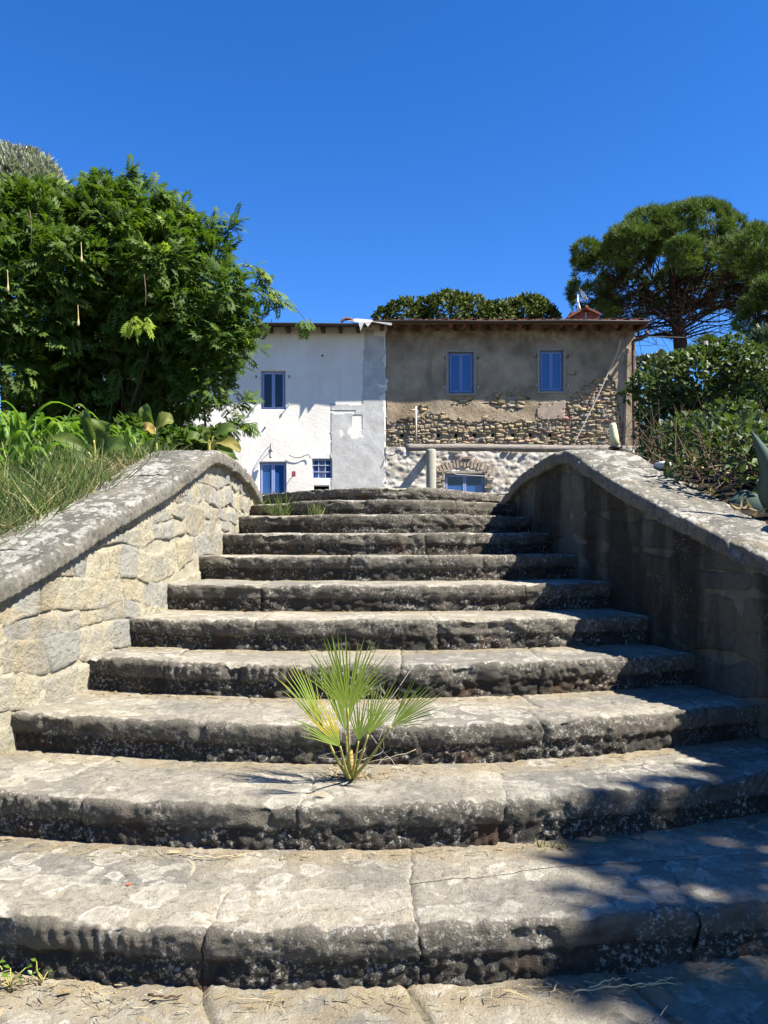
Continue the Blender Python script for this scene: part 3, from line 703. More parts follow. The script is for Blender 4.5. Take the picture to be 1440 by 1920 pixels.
def window(r, kind, surround=None):
    x0, x1, z0, z1 = r; Y = HYD + .12; t = .05
    fm, pm = (M_FRAME, M_PANE) if kind == 'blue' else (M_FRAME2, M_PANEB if kind == 'plain' else M_PANE)
    f = MB(); f.box(x0, x0 + t, Y, Y + .07, z0, z1); f.box(x1 - t, x1, Y, Y + .07, z0, z1); f.box(x0 + t, x1 - t, Y, Y + .07, z1 - t, z1)
    if kind != 'door': f.box(x0 + t, x1 - t, Y, Y + .07, z0, z0 + t)
    w = f.build('door' if kind == 'door' else 'window', fm, house)
    if kind != 'bars':
        xm = (x0 + x1) / 2
        for (a, b) in ((x0 + t, xm - .004), (xm + .004, x1 - t)):
            s_ = .05; z0_, z1_ = z0 + (t if kind != 'door' else .02), z1 - t
            m = MB(); m.box(a, a + s_, Y - .03, Y + .03, z0_, z1_); m.box(b - s_, b, Y - .03, Y + .03, z0_, z1_); m.box(a + s_, b - s_, Y - .03, Y + .03, z1_ - s_, z1_); m.box(a + s_, b - s_, Y - .03, Y + .03, z0_, z0_ + s_)
            m.build('sash', fm, w)
            m = MB(); m.box(a + s_, b - s_, Y - .005, Y + .01, z0_ + s_, z1_ - s_); m.build('pane', pm, w)
            if kind == 'low':
                m = MB(); m.box(a + s_, b - s_, Y - .012, Y - .007, z1_ - s_ - .28, z1_ - s_); m.build('dark_upper_strip', M_PANEB, w)  # dark strip across the top of each pane
        if kind == 'door': m = MB(); m.box(xm + .03, xm + .05, Y - .08, Y - .03, 3.0, 3.14); m.box(xm + .03, xm + .14, Y - .08, Y - .065, 3.06, 3.085); m.build('handle', simple('brass_handle', (.6, .58, .5), .3, .6, .1, metal=.8), w)
    else:
        m = MB(); m.box(x0 + t, x1 - t, Y + .01, Y + .02, z0 + t, z1 - t); m.build('pane', M_PANE, w)
        m = MB(); m.box(x0 + .27, x0 + .42, Y - .002, Y + .008, z0 + t, z1 - t); m.build('curtain', simple('blue_grey_curtain', (.16, .2, .33), .9, .1, .1), w)
        for k in (1, 2):
            xx = x0 + (x1 - x0) * k / 3; zz = z0 + (z1 - z0) * k / 3
            m = MB(); m.box(xx - .012, xx + .012, Y - .07, Y - .05, z0, z1); m.build('bar', M_BAR, w)
            m = MB(); m.box(x0, x1, Y - .085, Y - .07, zz - .012, zz + .012); m.build('bar', M_BAR, w)
    if surround:
        b = .09; m = MB(); yy = HYD - .03
        m.box(x0 - b, x0, yy, HYD + .12, z0 - .02, z1 + b); m.box(x1, x1 + b, yy, HYD + .12, z0 - .02, z1 + b); m.box(x0, x1, yy, HYD + .12, z1, z1 + b)
        m.build('surround', M_SURR, w, bevel=.01)
        if kind == 'blue': m = MB(); m.box(x0 - b - .03, x1 + b + .03, yy - .03, HYD + .1, z0 - .09, z0 - .02); m.build('sill', M_SURR, w, bevel=.01)
    for sx in ((x0 - .14, -1), (x1 + .14, 1)):
        for zz in (z0 + .18, z1 - .22):
            if kind in ('blue', 'plain'):
                m = MB(); m.box(sx[0] - .012, sx[0] + .012, HYD - .13, HYD + .02, zz - .012, zz + .012); m.box(sx[0] - .015, sx[0] + .015, HYD - .15, HYD - .12, zz - .05, zz + .04); m.build('shutter_hook', M_IRON if zz > (z0 + z1) / 2 else simple('pale_iron', (.5, .5, .5), .5, .4), w)
    return w
M_BAR = simple('white_painted_bar', (.52, .56, .66), .5, .4, .05)
window(W1, 'plain'); window(W2, 'blue', True); window(W3, 'blue', True); window(W4, 'low', True); window(DOOR, 'door'); window(SMALL, 'bars')
# flat brick arch over the lower window
M_BRICK = simple('pale_orange_brick', (.45, .36, .27), .95, .1, .35, 5, .02)
bm_ = bpy.data.meshes.new('arch_brick'); tmp = MB(); tmp.box(-.5, .5, -.5, .5, -.5, .5); bm_.from_pydata(np.concatenate(tmp.V).tolist(), [], tmp.F); bm_.materials.append(M_BRICK)
xm = (W4[0] + W4[1]) / 2
for k in range(17):
    a = (k - 8) / 8.0; ang = a * .62
    o = bpy.data.objects.new('arch_brick', bm_); COL.objects.link(o); o.parent = stonew
    o.location = (xm + math.sin(ang) * 1.55 - hl.x, HYD + .005 - hl.y, W4[3] + .36 - (1 - math.cos(ang)) * 1.55 + .03 * math.sin(k * 3) - hl.z)
    o.scale = (.075, .10, .27 + .03 * math.sin(k * 7)); o.rotation_euler = (0, ang, 0)
for k in range(26):   # brick fragments round the opening and under the beam
    px_, py_ = [(rr.uniform(912, 922), rr.uniform(895, 935)), (rr.uniform(822, 831), rr.uniform(880, 925)), (rr.uniform(930, 1050), rr.uniform(844, 852)), (rr.uniform(850, 880), rr.uniform(846, 860))][k % 4]
    o = bpy.data.objects.new('arch_brick', bm_); COL.objects.link(o); o.parent = stonew
    o.location = (hx(px_) - hl.x, HYD - .035 - hl.y, hz(py_) - hl.z); o.scale = (rr.uniform(.12, .25), .1, .055); o.rotation_euler = (0, rr.uniform(-.1, .1), 0)

# ---- roof, eaves, rafters, gutters
def roof_part(x0, x1, ye, ze, thick, mats, name='roof'):
    Yr, sl = 31.5, .27
    V = [(x0, ye, ze), (x1, ye, ze), (x1, Yr, ze + sl * (Yr - ye)), (x0, Yr, ze + sl * (Yr - ye)), (x1, 37.5, ze), (x0, 37.5, ze)]
    Vt = [(a, b, c + thick) for a, b, c in V]
    m = MB(); m.add(V + Vt, [(0, 1, 2, 3)[::-1], (3, 2, 4, 5)[::-1], (6, 7, 8, 9), (9, 8, 10, 11), (0, 1, 7, 6), (1, 2, 8, 7), (2, 4, 10, 8), (0, 6, 9, 3), (3, 9, 11, 5), (4, 5, 11, 10)])
    return m.build(name, mats, house)
M_TILE = NT('terracotta_tile', .9, .15)
_b = M_TILE.ramp(M_TILE.noise(9, 5, .65), [(.3, (.12, .055, .035)), (.55, (.30, .125, .075)), (.75, (.40, .21, .13))])
M_TILE = M_TILE.done(M_TILE.mix(M_TILE.math('MULTIPLY', M_TILE.rnd, .5), _b, (.13, .07, .05)), M_TILE.bump(M_TILE.noise(40, 4, .7), .01, .6))
YE = 25.28; zR = hz(608, YE); zL = hz(613, YE)
xs0, xs1 = hx(694, YE), hx(1214, YE)
roofR = roof_part(xs0, xs1, YE, zR, .10, M_SOFF); roofL = roof_part(-12.3, xs0, YE, zL, .09, M_WOODD)
sl = .27; L_ = math.hypot(1, sl)
def rafter(x, z, parent, mat, w=.055, dp=.13):
    m = MB(); y0, y1 = YE + .06, 26.2
    zz = lambda y: z + sl * (y - YE) - .004
    m.add([(x - w, y0, zz(y0)), (x + w, y0, zz(y0)), (x + w, y0, zz(y0) - dp * .6), (x - w, y0, zz(y0) - dp * .6), (x - w, y1, zz(y1)), (x + w, y1, zz(y1)), (x + w, y1, zz(y1) - dp - .12), (x - w, y1, zz(y1) - dp - .12)],
          [(0, 1, 2, 3)[::-1], (4, 5, 6, 7), (0, 4, 7, 3)[::-1], (1, 2, 6, 5)[::-1], (3, 2, 6, 7), (0, 1, 5, 4)]); m.build('rafter', mat, parent)
for px in range(440, 700, 33): rafter(hx(px, 25.6), zL, roofL, M_WOODD)
for k in range(15): rafter(hx(716 + k * 34.5 + 3 * math.sin(k * 5), 25.6), zR, roofR, M_WOODD)
def gutter(x0, x1, z, parent, r=.075):
    n = 40; X = np.linspace(x0, x1, n); a = np.linspace(np.pi * .95, np.pi * 2.05, 9)
    V = [];
    for x in X:
        for rad in (r, r - .012):
            for q in (a if rad == r else a[::-1]): V.append((x, YE - .07 + rad * math.cos(q), z + rad * math.sin(q) + .012 * math.sin(x * 1.3)))
    mk('gutter', V, [(i * 18 + j, i * 18 + (j + 1) % 18, (i + 1) * 18 + (j + 1) % 18, (i + 1) * 18 + j) for i in range(n - 1) for j in range(18)], M_GUT, parent)
gutter(xs0 + .1, xs1, zR + .09, roofR); gutter(-12.2, xs0 - .05, zL + .085, roofL, .07)
tiV, tiF = [], []
for (y, rad) in ((0, .10), (.46, .085)):
    for q in np.linspace(0, np.pi, 9): tiV.append((rad * math.cos(q), y, rad * math.sin(q)))
for (y, rad) in ((0, .082), (.46, .067)):
    for q in np.linspace(0, np.pi, 9): tiV.append((rad * math.cos(q), y, rad * math.sin(q)))
for j in range(8): tiF += [(j, j + 1, 10 + j, 9 + j), (18 + j + 1, 18 + j, 27 + j, 27 + j + 1), (j + 1, j, 18 + j, 18 + j + 1)]
tme = bpy.data.meshes.new('roof_tile'); tme.from_pydata(tiV, [], tiF); tme.update(); tme.materials.append(M_TILE)
k = 0
for row in range(6):
    x = xs0 + .16
    while x < xs1 - .1:
        o = bpy.data.objects.new('roof_tile', tme); COL.objects.link(o); o.parent = roofR
        yy = YE - .06 + row * .40 + rr.uniform(-.02, .02)
        o.location = (x + rr.uniform(-.03, .03) - hl.x, yy - hl.y, zR + .085 + sl * (yy - YE) + rr.uniform(0, .02) - hl.z)
        o.rotation_euler = (math.atan(sl) - .02, rr.uniform(-.05, .05), rr.uniform(-.04, .04)); x += .46; k += 1
        o = bpy.data.objects.new('roof_tile', tme); COL.objects.link(o); o.parent = roofR    # channel tile, laid hollow side up
        o.location = (x - .23 - hl.x, yy + .02 - hl.y, zR + .19 + sl * (yy - YE) - hl.z); o.rotation_euler = (math.atan(sl), math.pi, 0)
# torn sheet and loose tiles where the two roofs meet
m = MB(); m.add([P(652, 601, 25.15), P(672, 604, 25.1), P(676, 620, 25.05), P(683, 604, 25.1), P(690, 613, 25.08), P(697, 603, 25.12), P(735, 606, 25.14), P(734, 610, 25.13), P(668, 597, 25.3), P(700, 600, 25.3)],
    [(0, 1, 8), (1, 2, 3), (3, 4, 5), (1, 3, 5, 9, 8), (5, 7, 6, 9)])
fl = m.build('torn_flashing', M_FLASH, roofL); fl.modifiers.new('t', 'SOLIDIFY').thickness = .012
m = MB(); m.tube(bez([P(640, 604, 25.2), P(645, 599, 25.2), P(655, 598, 25.2), P(663, 603, 25.2)], 5), [.05] * 15 + [.04], 8); m.build('loose_tile', M_TILE, roofL, True)
for px in (509, 582): m = MB(); m.box(hx(px, 25.2) - .012, hx(px, 25.2) + .012, 25.19, 25.21, zL + .06, zL + .24); m.build('gutter_bracket', M_IRON, roofL)
# chimney with little tiled roof, aerial
CYD = 27.6
ch = MB(); ch.box(hx(1071, CYD), hx(1121, CYD), CYD, CYD + .9, 8.8, hz(584, CYD)); chim = ch.build('chimney', simple('old_red_brick', (.26, .10, .075), .95, .1, .4, 9, .02), roofR)
m = MB(); m.box(hx(1096, CYD), hx(1100, CYD), CYD - .03, CYD, hz(606, CYD), hz(586, CYD)); m.build('chimney_post', M_SURR, chim)
for (a, b, c, d) in ((1064, 597, 1099, 578), (1099, 578, 1126, 590)):
    A, B = P(a, b, CYD - .15), P(c, d, CYD - .15); m = MB(); e = np.array([0, 1.2, 0]); u = np.array([0, 0, .07]); m.add([A, B, B + e, A + e, A + u, B + u, B + e + u, A + e + u], [(0, 1, 2, 3), (4, 7, 6, 5), (0, 4, 5, 1), (1, 5, 6, 2), (2, 6, 7, 3), (3, 7, 4, 0)]); m.build('chimney_roof', M_TILE, chim)
m = MB(); m.tube([P(1099, 577, CYD - .2), P(1099, 577, CYD + 1.1)], .09, 8); m.build('ridge_tile', M_TILE, chim, True)
AY = 28.5
an = empty('television_aerial', P(1084, 583, AY), 'thin white television aerial with grid reflector beside the chimney', 'aerial')
M_ALU = simple('pale_aluminium', (.65, .66, .68), .35, .5, .05, metal=.6)
m = MB(); m.tube([P(1084, 592, AY), P(1083, 552, AY)], .025, 6); m.tube([P(1090, 590, AY), P(1084, 566, AY)], .03, 6); m.build('mast', M_ALU, an, True)
m = MB(); m.tube([P(1084, 566, AY), P(1102, 560, AY - .6)], .018, 6); m.build('boom', M_ALU, an, True)
for k in range(4):
    m = MB(); m.tube([P(1086 + k * 3, 540 + k * 2.2, AY - .1), P(1094 + k * 2.4, 562 - k * .4, AY - .5)], .005, 5); m.build('element', M_ALU, an, True)
# ---- down pipe, cables, rods
dp = MB(); dp.tube(bez([P(1214, 622, 25.4), P(1212, 627, 25.5), P(1200, 634, 25.75), P(1188, 640, 25.84), P(1187, 655, 25.84), P(1188, 760, 25.80), P(1190, 900, 25.74)], 5), .055, 8)
dp.build('downpipe', M_PIPE, house, True)
def cable(pts, r, label, mat=M_CABLE, Y=25.93, cat='cable', name='cable'):
    m = MB(); m.tube(bez([P(a, b, (c[0] if c else Y)) for a, b, *c in pts], 6), r, 5); o = m.build(name, mat, None, True); tag(o, label, cat); return o
cable([(1163, 638), (1158, 660), (1140, 700), (1118, 748), (1095, 795), (1076, 832)], .022, 'pale cable hanging diagonally across the bare stone wall by the downpipe', Y=25.84)
cable([(542, 853), (550, 857), (562, 858), (572, 854), (579, 853), (582, 860)], .012, 'thin wire sagging on the white wall between door and barred window', M_IRON)
cable([(722, 866), (730, 850), (745, 842), (752, 836)], .014, 'short wire looping on the wall left of the wooden beam end')
cable([(830, 884), (845, 882), (855, 889), (880, 891), (912, 893)], .012, 'thin pale wire drooping over the lower right window', Y=25.86)
pm = MB(); pm.tube([P(780, 762, 25.86), P(780, 833, 25.86)], .035, 8); pp_ = empty('pipe', P(780, 833, 25.9), 'pale vertical pipe with short crossbar on the rubble wall', 'pipe'); pm.build('riser_pipe', M_CABLE, pp_, True)
m = MB(); m.tube([P(768, 769, 25.84), P(779, 768, 25.84)], .02, 6); m.build('crossbar', M_CABLE, pp_, True)
m = MB(); m.tube([P(783.5, 775, 25.86), P(783.5, 833, 25.86)], .012, 6); m.build('wire', M_IRON, pp_, True)
for k, (px, py, lb) in enumerate([(470, 771, 'rusty iron pin low left of the white wall window'), (605, 667, 'dark bolt head high on the white wall right of the window'), (497, 802, 'small dark nail in the white wall above the lantern')]):
    m = MB(); c0 = P(px, py, HYD); m.tube([c0, c0 + [0, -.3 if k == 0 else -.05, .0]], .03 if k else .015, 6); tag(m.build('iron_pin', M_IRON, None, True), lb, 'pin')
# ---- wall lantern, plaque
ln = empty('wall_lantern', P(507, 850, HYD), 'small black lantern on a curled wall bracket above the blue door', 'lantern')
LYD = 25.72; m = MB(); m.tube(bez([P(507, 836, 26.0), P(507, 831, 25.9), P(507, 833, LYD), P(507, 843, LYD)], 5), .012, 6); m.tube(bez([P(508, 845, 26.0), P(507, 839, 25.85), P(507, 836, LYD)], 5), .01, 6); m.build('bracket', M_IRON, ln, True)
c0 = P(507, 850, LYD)
def frust(z0, z1, r0, r1, n=6):
    m = MB(); V = []; 
    for z, r in ((z0, r0), (z1, r1)):
        for q in range(n): V.append((c0[0] + r * math.cos(q / n * 2 * np.pi), c0[1] + r * math.sin(q / n * 2 * np.pi), c0[2] + z))
    m.add(V, [(q, (q + 1) % n, n + (q + 1) % n, n + q) for q in range(n)] + [tuple(range(n))[::-1], tuple(range(n, 2 * n))]); return m
frust(.06, .16, .085, .02).build('cap', M_IRON, ln); frust(-.12, .06, .045, .07).build('glass', simple('frosted_lantern_glass', (.5, .52, .55), .2, .5, .05), ln); frust(-.16, -.12, .03, .045).build('foot', M_IRON, ln)
sgn = empty('door_plaque', P(552, 889, HYD), 'small dark red square plaque on the white wall between door and barred window', 'sign')
m = MB(); m.box(hx(548.2), hx(555), HYD - .16, HYD - .14, hz(894.5), hz(884.5)); m.build('plate', simple('dark_red_enamel', (.28, .03, .055), .4, .4, .05), sgn)
m = MB(); m.box(hx(550.2), hx(550.9), HYD - .166, HYD - .161, hz(892), hz(887)); m.box(hx(550.9), hx(552.6), HYD - .166, HYD - .161, hz(887.8), hz(887)); m.box(hx(550.9), hx(552.2), HYD - .166, HYD - .161, hz(889.9), hz(889.2)); m.build('pale_mark', simple('pale_pink_print', (.55, .25, .3), .5, .3, .05), sgn)
m = MB(); m.box(hx(551), hx(552), HYD - .14, HYD + .01, hz(890), hz(889)); m.build('standoff', M_IRON, sgn)

# ================================================================== pergola in front of the house
PY = 24.3
perg = empty('pergola', (hx(990, PY), PY, 1.975), 'weathered grey log beam on round concrete posts before the stone wall', 'pergola')
def post(px):
    x = hx(px, PY); zt = hz(843, PY); pts = [(x, PY - .12, 1.95), (x, PY - .12, 2.8), (x, PY - .12, zt - .07), (x, PY - .12, zt - .02), (x, PY - .12, zt)]
    m = MB(); m.tube(pts, [.162, .16, .158, .14, .09], 18); m.build('post', M_CONC, perg, True)
post(808); post(1178)
n = 60; X = np.linspace(hx(762, PY), hx(1232, PY), n); pts = np.stack([X, PY + .03 + .02 * np.sin(X * .8), hz(839.5, PY) + .02 * np.sin(X * .7) - .03 * (X - X[0]) / 8], -1)
def mat_log():
    n_ = NT('weathered_log', .9, .15); v = n_.noise(6, 6, .7, vec=n_.vmul(n_.pos, (.6, 6, 6)))
    return n_.done(n_.ramp(v, [(.3, (.12, .10, .085)), (.5, (.27, .235, .20)), (.7, (.38, .34, .29))]), n_.bump(v, .02, .8))
M_LOG = mat_log()
m = MB(); m.tube(pts, .115 + .008 * np.sin(X * 3), 14); m.build('beam', M_LOG, perg, True)
m = MB(); xb = hx(808, PY); m.tube([(xb + .02, PY + .1, hz(842, PY) - .02), (xb + .02, 25.0, hz(842, PY) - .02), (xb + .02, 26.02, hz(842, PY))], .14, 12); m.build('cross_beam', M_LOG, perg, True)
# ================================================================== vegetation
def norm(a): return a / (np.linalg.norm(a, axis=-1, keepdims=True) + 1e-9)
def scatter(TV, TF, pos, A, N, sc):
    """copies of a leaf template: x across, y along A, z along N; returns V, F, per-vertex leaf id"""
    A = norm(A); B = norm(np.cross(A, N)); N = np.cross(B, A); k = len(TV); n = len(pos)
    V = pos[:, None] + sc[:, None, None] * (TV[None, :, 0:1] * B[:, None] + TV[None, :, 1:2] * A[:, None] + TV[None, :, 2:3] * N[:, None])
    Fq = (np.asarray(TF)[None] + (np.arange(n) * k)[:, None, None]).reshape(-1, len(TF[0]))
    return V.reshape(-1, 3), Fq, np.repeat(np.arange(n), k)
def tpl_pinnate(pairs=5):
    V, Fq = [], []
    def lf(o, d, l, w, zd):
        d = np.array(d); s = np.array([-d[1], d[0]]); b = len(V)
        for (a, c) in ((0, 0), (.45, w / 2), (1, 0), (.45, -w / 2)):
            q = np.array(o) + d * l * a + s * c; V.append((q[0], q[1], -.35 * q[1] ** 2 - zd * a))
        Fq.append((b, b + 1, b + 2, b + 3))
    for k in range(pairs):
        y = .18 + .68 * k / (pairs - 1); l = .40 * (1 - .25 * abs(k / (pairs - 1) - .4))
        for sx in (-1, 1): lf((0.01 * sx, y), (sx * .80, .60), l, .15, .09)
    lf((0, .86), (0, 1), .36, .15, .06)
    return np.array(V), Fq
def tpl_leaf(w=.5, fold=.12, bend=.25):
    V = [(0, 0, 0), (-w / 2, .35, fold), (-w * .42, .7, fold - bend * .3), (0, 1, -bend), (w * .42, .7, fold - bend * .3), (w / 2, .35, fold), (0, .4, 0.02)]
    return np.array(V), [(0, 6, 2, 1), (6, 3, 2, 2)][:1] + [(6, 3, 2, 6)][:0] + [(0, 5, 4, 6), (6, 4, 3, 2)]
def tpl_tuft(n=11, w=.05, spread=.75, seed=1):
    r_ = np.random.default_rng(seed); V, Fq = [], []
    for k in range(n):
        a = r_.uniform(0, 2 * np.pi); e = r_.uniform(.1, spread); d = np.array([math.sin(e) * math.cos(a), math.cos(e), math.sin(e) * math.sin(a)])
        s = norm(np.cross(d, r_.normal(size=3))) * w / 2; b = len(V); l = r_.uniform(.7, 1)
        V += [-s, s, d * l + s * .3, d * l - s * .3]; Fq.append((b, b + 1, b + 2, b + 3))
    return np.array(V), Fq
def sample_lobes(lobes, n, rs, shell=(.72, 1.03), back=.5, under=.6, gap=(-.28, 1.3), inside=.72):
    L = np.asarray(lobes, float); w = (L[:, 3] * L[:, 5]); w /= w.sum()
    pos, out = [], []
    while len(pos) < n:
        m = n * 3; id_ = rs.choice(len(L), m, p=w); d = norm(rs.normal(size=(m, 3))); r = rs.uniform(shell[0], shell[1], m)
        p = L[id_, :3] + d * r[:, None] * L[id_, 3:6]
        keep = (rs.uniform(size=m) > back * (d[:, 1] > .35)) & (rs.uniform(size=m) > under * (d[:, 2] < -.35))
        keep &= fbm(p, gap[1], 3, 31) > gap[0]
        for k in range(len(L)):
            q = (((p - L[k, :3]) / L[k, 3:6]) ** 2).sum(1); keep &= ~((q < inside ** 2) & (id_ != k))
        pos += list(p[keep]); out += list(d[keep])
    return np.array(pos[:n]), np.array(out[:n])
def lobe(px, py, Y, rp, sy=1.0, sz=1.0): 
    r = rp / F * Y; return (*P(px, py, Y), r, r * sy, r * sz)
def foliage(name, lobes, n, tpl, size, mat, parent, seed, up=.25, rand=.5, outw=.7, nup=.6, kind=None, **kw):
    rs = np.random.default_rng(seed); pos, out = sample_lobes(lobes, n, rs, **kw)
    A = out * outw + rs.normal(size=pos.shape) * rand + np.array([0, 0, up]); N = norm(out) * .5 + np.array([0, 0, nup]) + rs.normal(size=pos.shape) * .35
    V, Fq, id_ = scatter(*tpl, pos, A, N, rs.uniform(size[0], size[1], n))
    clump = .5 + .5 * fbm(pos, 1.7, 2, seed); var = np.clip(.55 * rs.uniform(size=n) + .5 * clump, 0, .98); var = np.where(rs.uniform(size=n) > .992, 1.0, var)
    o = mk(name, V, Fq, mat, parent, False, {'var': var[id_]})
    if kind: o['kind'] = kind
    return o
def branches(name, paths, mat, parent, n=6):
    m = MB()
    for pts, r0, r1 in paths: c = bez(pts, 5); m.tube(c, np.linspace(r0, r1, len(c)), n)
    return m.build(name, mat, parent, True)
def ribbon(pts, w, nrm, fold=.15):
    pts = np.asarray(pts, float); t = norm(np.gradient(pts, axis=0)); s = norm(np.cross(t, nrm)); nn = np.cross(s, t); w = np.asarray(w)[:, None]
    V = np.stack([pts - s * w / 2 + nn * fold * w, pts, pts + s * w / 2 + nn * fold * w], 1)
    return V.reshape(-1, 3), gridf(len(pts), 3)

M_BARK = simple('grey_brown_bark', (.12, .09, .065), .95, .1, .4, 12, .02)
M_PBARK = simple('dark_pine_bark', (.06, .042, .034), .95, .1, .4, 6, .05)
M_TWIG = simple('dry_brown_twig', (.15, .105, .07), .9, .1, .35, 20)
M_WIS = mat_leaf('wisteria_leaf', (.03, .066, .010), (.105, .178, .022), (.28, .38, .04), .34, .6, .2)
M_SILV = mat_leaf('silvery_leaf', (.20, .22, .16), (.46, .48, .38), None, .2)
M_PINE = mat_leaf('pine_needle', (.04, .07, .02), (.14, .21, .04), (.19, .24, .045), .22, .6, .2)
M_OAK = mat_leaf('evergreen_oak_leaf', (.04, .06, .018), (.11, .14, .035), (.18, .19, .045), .15, .65, .15)
M_OLIVE = mat_leaf('olive_leaf', (.06, .085, .055), (.14, .18, .11), None, .15)
M_SHRUB = mat_leaf('glossy_shrub_leaf', (.035, .06, .018), (.095, .135, .035), (.16, .26, .03), .25, .55, .3)
M_STRAP = mat_leaf('strap_leaf', (.09, .19, .02), (.19, .32, .045), (.36, .40, .10), .4, .35, .5)
M_CANNA = mat_leaf('broad_leaf', (.05, .10, .02), (.15, .20, .035), (.42, .30, .08), .35, .55, .25)
M_GRASS = mat_leaf('bank_grass', (.06, .10, .03), (.15, .21, .06), (.42, .36, .17), .3, .6, .2)
M_STRAW = mat_leaf('dry_straw', (.22, .16, .08), (.46, .37, .22), (.55, .47, .32), .15, .8, .1)
M_PALM = mat_leaf('fan_palm_leaf', (.15, .23, .025), (.32, .41, .06), (.60, .48, .05), .42, .45, .35)
M_AGAVE = simple('grey_green_agave_skin', (.06, .098, .078), .6, .25, .25, 5)
M_PODM = simple('tan_velvety_pod', (.46, .39, .19), .8, .15, .2, 20)
PIN, LEAF, TUFT = tpl_pinnate(5), tpl_leaf(), tpl_tuft()
def tpl_oval(w=.62):
    V = [(0, 0, 0), (-w / 2, .4, .1), (-w * .36, .75, .05), (0, 1, -.1), (w * .36, .75, .05), (w / 2, .4, .1), (0, .5, -.02)]
    return np.array(V), [(0, 6, 2, 1), (6, 3, 2, 2), (0, 5, 4, 6)]
OV = (np.array([(0, 0, 0), (-.3, .45, .09), (0, 1, -.1), (.3, .45, .09), (0, .5, -.03)]), [(0, 4, 1), (4, 2, 1), (0, 3, 4), (4, 3, 2)])

# ---- big climbing shrub, left
WY = 10.6
wis = empty('climbing_shrub', (P(290, 830, WY)[0], WY, 2.0), 'huge sunlit green leafy climber with feathery leaves left of the white wall', 'shrub')
lob = [lobe(60, 450, WY, 85), lobe(-20, 540, WY - .3, 120), lobe(190, 440, WY, 66), lobe(196, 378, WY, 30), lobe(240, 362, WY + .3, 14), lobe(300, 425, WY + .2, 34), lobe(312, 398, WY + .2, 16), lobe(340, 462, WY, 44), lobe(385, 490, WY, 42), lobe(412, 550, WY - .2, 46),
       lobe(442, 605, WY, 34), lobe(405, 640, WY - .1, 48), lobe(385, 720, WY, 44), lobe(405, 790, WY + .1, 30), lobe(300, 500, WY - .2, 66), lobe(120, 500, WY - .3, 80), lobe(20, 690, WY - .2, 50), lobe(75, 770, WY + .6, 40), lobe(480, 640, WY, 14), lobe(250, 560, WY - .1, 46), lobe(330, 580, WY - .1, 56), lobe(70, 600, WY - .3, 50),
       lobe(230, 650, WY + 1.5, 110), lobe(170, 760, WY + 1.8, 90), lobe(300, 780, WY + 1.2, 50), lobe(340, 670, WY + .5, 50), lobe(150, 830, WY + .9, 44), lobe(220, 800, WY + 1.0, 44), lobe(290, 835, WY + .4, 34), lobe(350, 820, WY + .2, 30), lobe(110, 690, WY + .8, 50), lobe(270, 700, WY + 1.1, 50)]
foliage('foliage', lob, 15000, PIN, (.12, .23), M_WIS, wis, 5, up=.30, rand=.42, outw=.75, back=.6, under=.35, gap=(-.22, 2.0), inside=.84, shell=(.7, 1.12))
# inner leaves, deep in the shade
foliage('inner_foliage', [lobe(220, 600, WY + .9, 200, .8, 1.0), lobe(120, 560, WY + .6, 190, .8), lobe(330, 600, WY + .7, 140, .8), lobe(250, 470, WY + .6, 120, .8)], 2600, PIN, (.2, .3), M_WIS, wis, 15, back=.2, under=.2, gap=(-.5, 1.0), inside=.3)
rs = np.random.default_rng(8); base = np.array([P(260, 830, WY)[0], WY + .5, 2.0]); pth = []
for k in range(12):
    L = lob[(2, 5, 7, 14, 15, 19, 20, 22, 23, 8)[k % 10]]; e = np.array(L[:3]) + rs.normal(size=3) * .2 + [-.2, .3, 0]; b = base + rs.normal(size=3) * [.45, .2, 0] + [-.4, .5, 0]; mid = (b + e) / 2 + rs.normal(size=3) * .35; pth.append(([b, mid, e], .022, .006))
branches('stems', pth, M_BARK, wis)
# long sprays that leave the outline
sp = [[(478, 545), (500, 560), (528, 565)], [(500, 585), (540, 570), (565, 590), (575, 608)], [(420, 440), (435, 425), (440, 415)], [(170, 370), (160, 345), (175, 325)], [(230, 350), (238, 330), (243, 322)], [(290, 380), (300, 362), (322, 368)], [(455, 500), (480, 500), (492, 512)], [(470, 530), (500, 540), (515, 552)], [(380, 450), (395, 420), (412, 412)], [(330, 400), (342, 388), (350, 395)], [(440, 760), (452, 755), (462, 748)], [(440, 800), (455, 795), (462, 800)], [(100, 360), (112, 350), (125, 352)], [(60, 370), (72, 345), (85, 340)]]
for k, s_ in enumerate(sp):
    c = bez([P(a, b, WY + .1 * math.sin(k * 2)) for a, b in s_], 6); m = MB(); m.tube(c, np.linspace(.008, .003, len(c)), 4); stem = m.build('spray', M_BARK, wis, True)
    t = np.gradient(c, axis=0); pos, A, N, S = [], [], [], []
    for j in range(2, len(c), 1):
        for sd in (-1, 1):
            if k == 1 and j < len(c) - 5: continue
            pos.append(c[j]); A.append(norm(t[j]) * .6 + rs.normal(size=3) * .4 + [0, 0, .1 * sd]); N.append([0, -.5, .8]); S.append(rs.uniform(.12, .22))
    V, Fq, id_ = scatter(*PIN, np.array(pos), np.array(A), np.array(N) + rs.normal(size=(len(pos), 3)) * .3, np.array(S)); va = rs.uniform(.4, .95, len(pos))
    mk('spray_leaves', V, Fq, M_WIS, stem, False, {'var': va[id_]})
pos = np.array([P(255 + rs.uniform(-14, 18), 600 + rs.uniform(-8, 16), WY - 1.1) for _ in range(16)])
V, Fq, id_ = scatter(*PIN, pos, rs.normal(size=(16, 3)) * .6 + [0, -.4, -.3], rs.normal(size=(16, 3)) * .3 + [0, -.6, .7], rs.uniform(.12, .2, 16)); mk('young_leaves', V, Fq, M_WIS, wis, False, {'var': np.ones(len(V))})
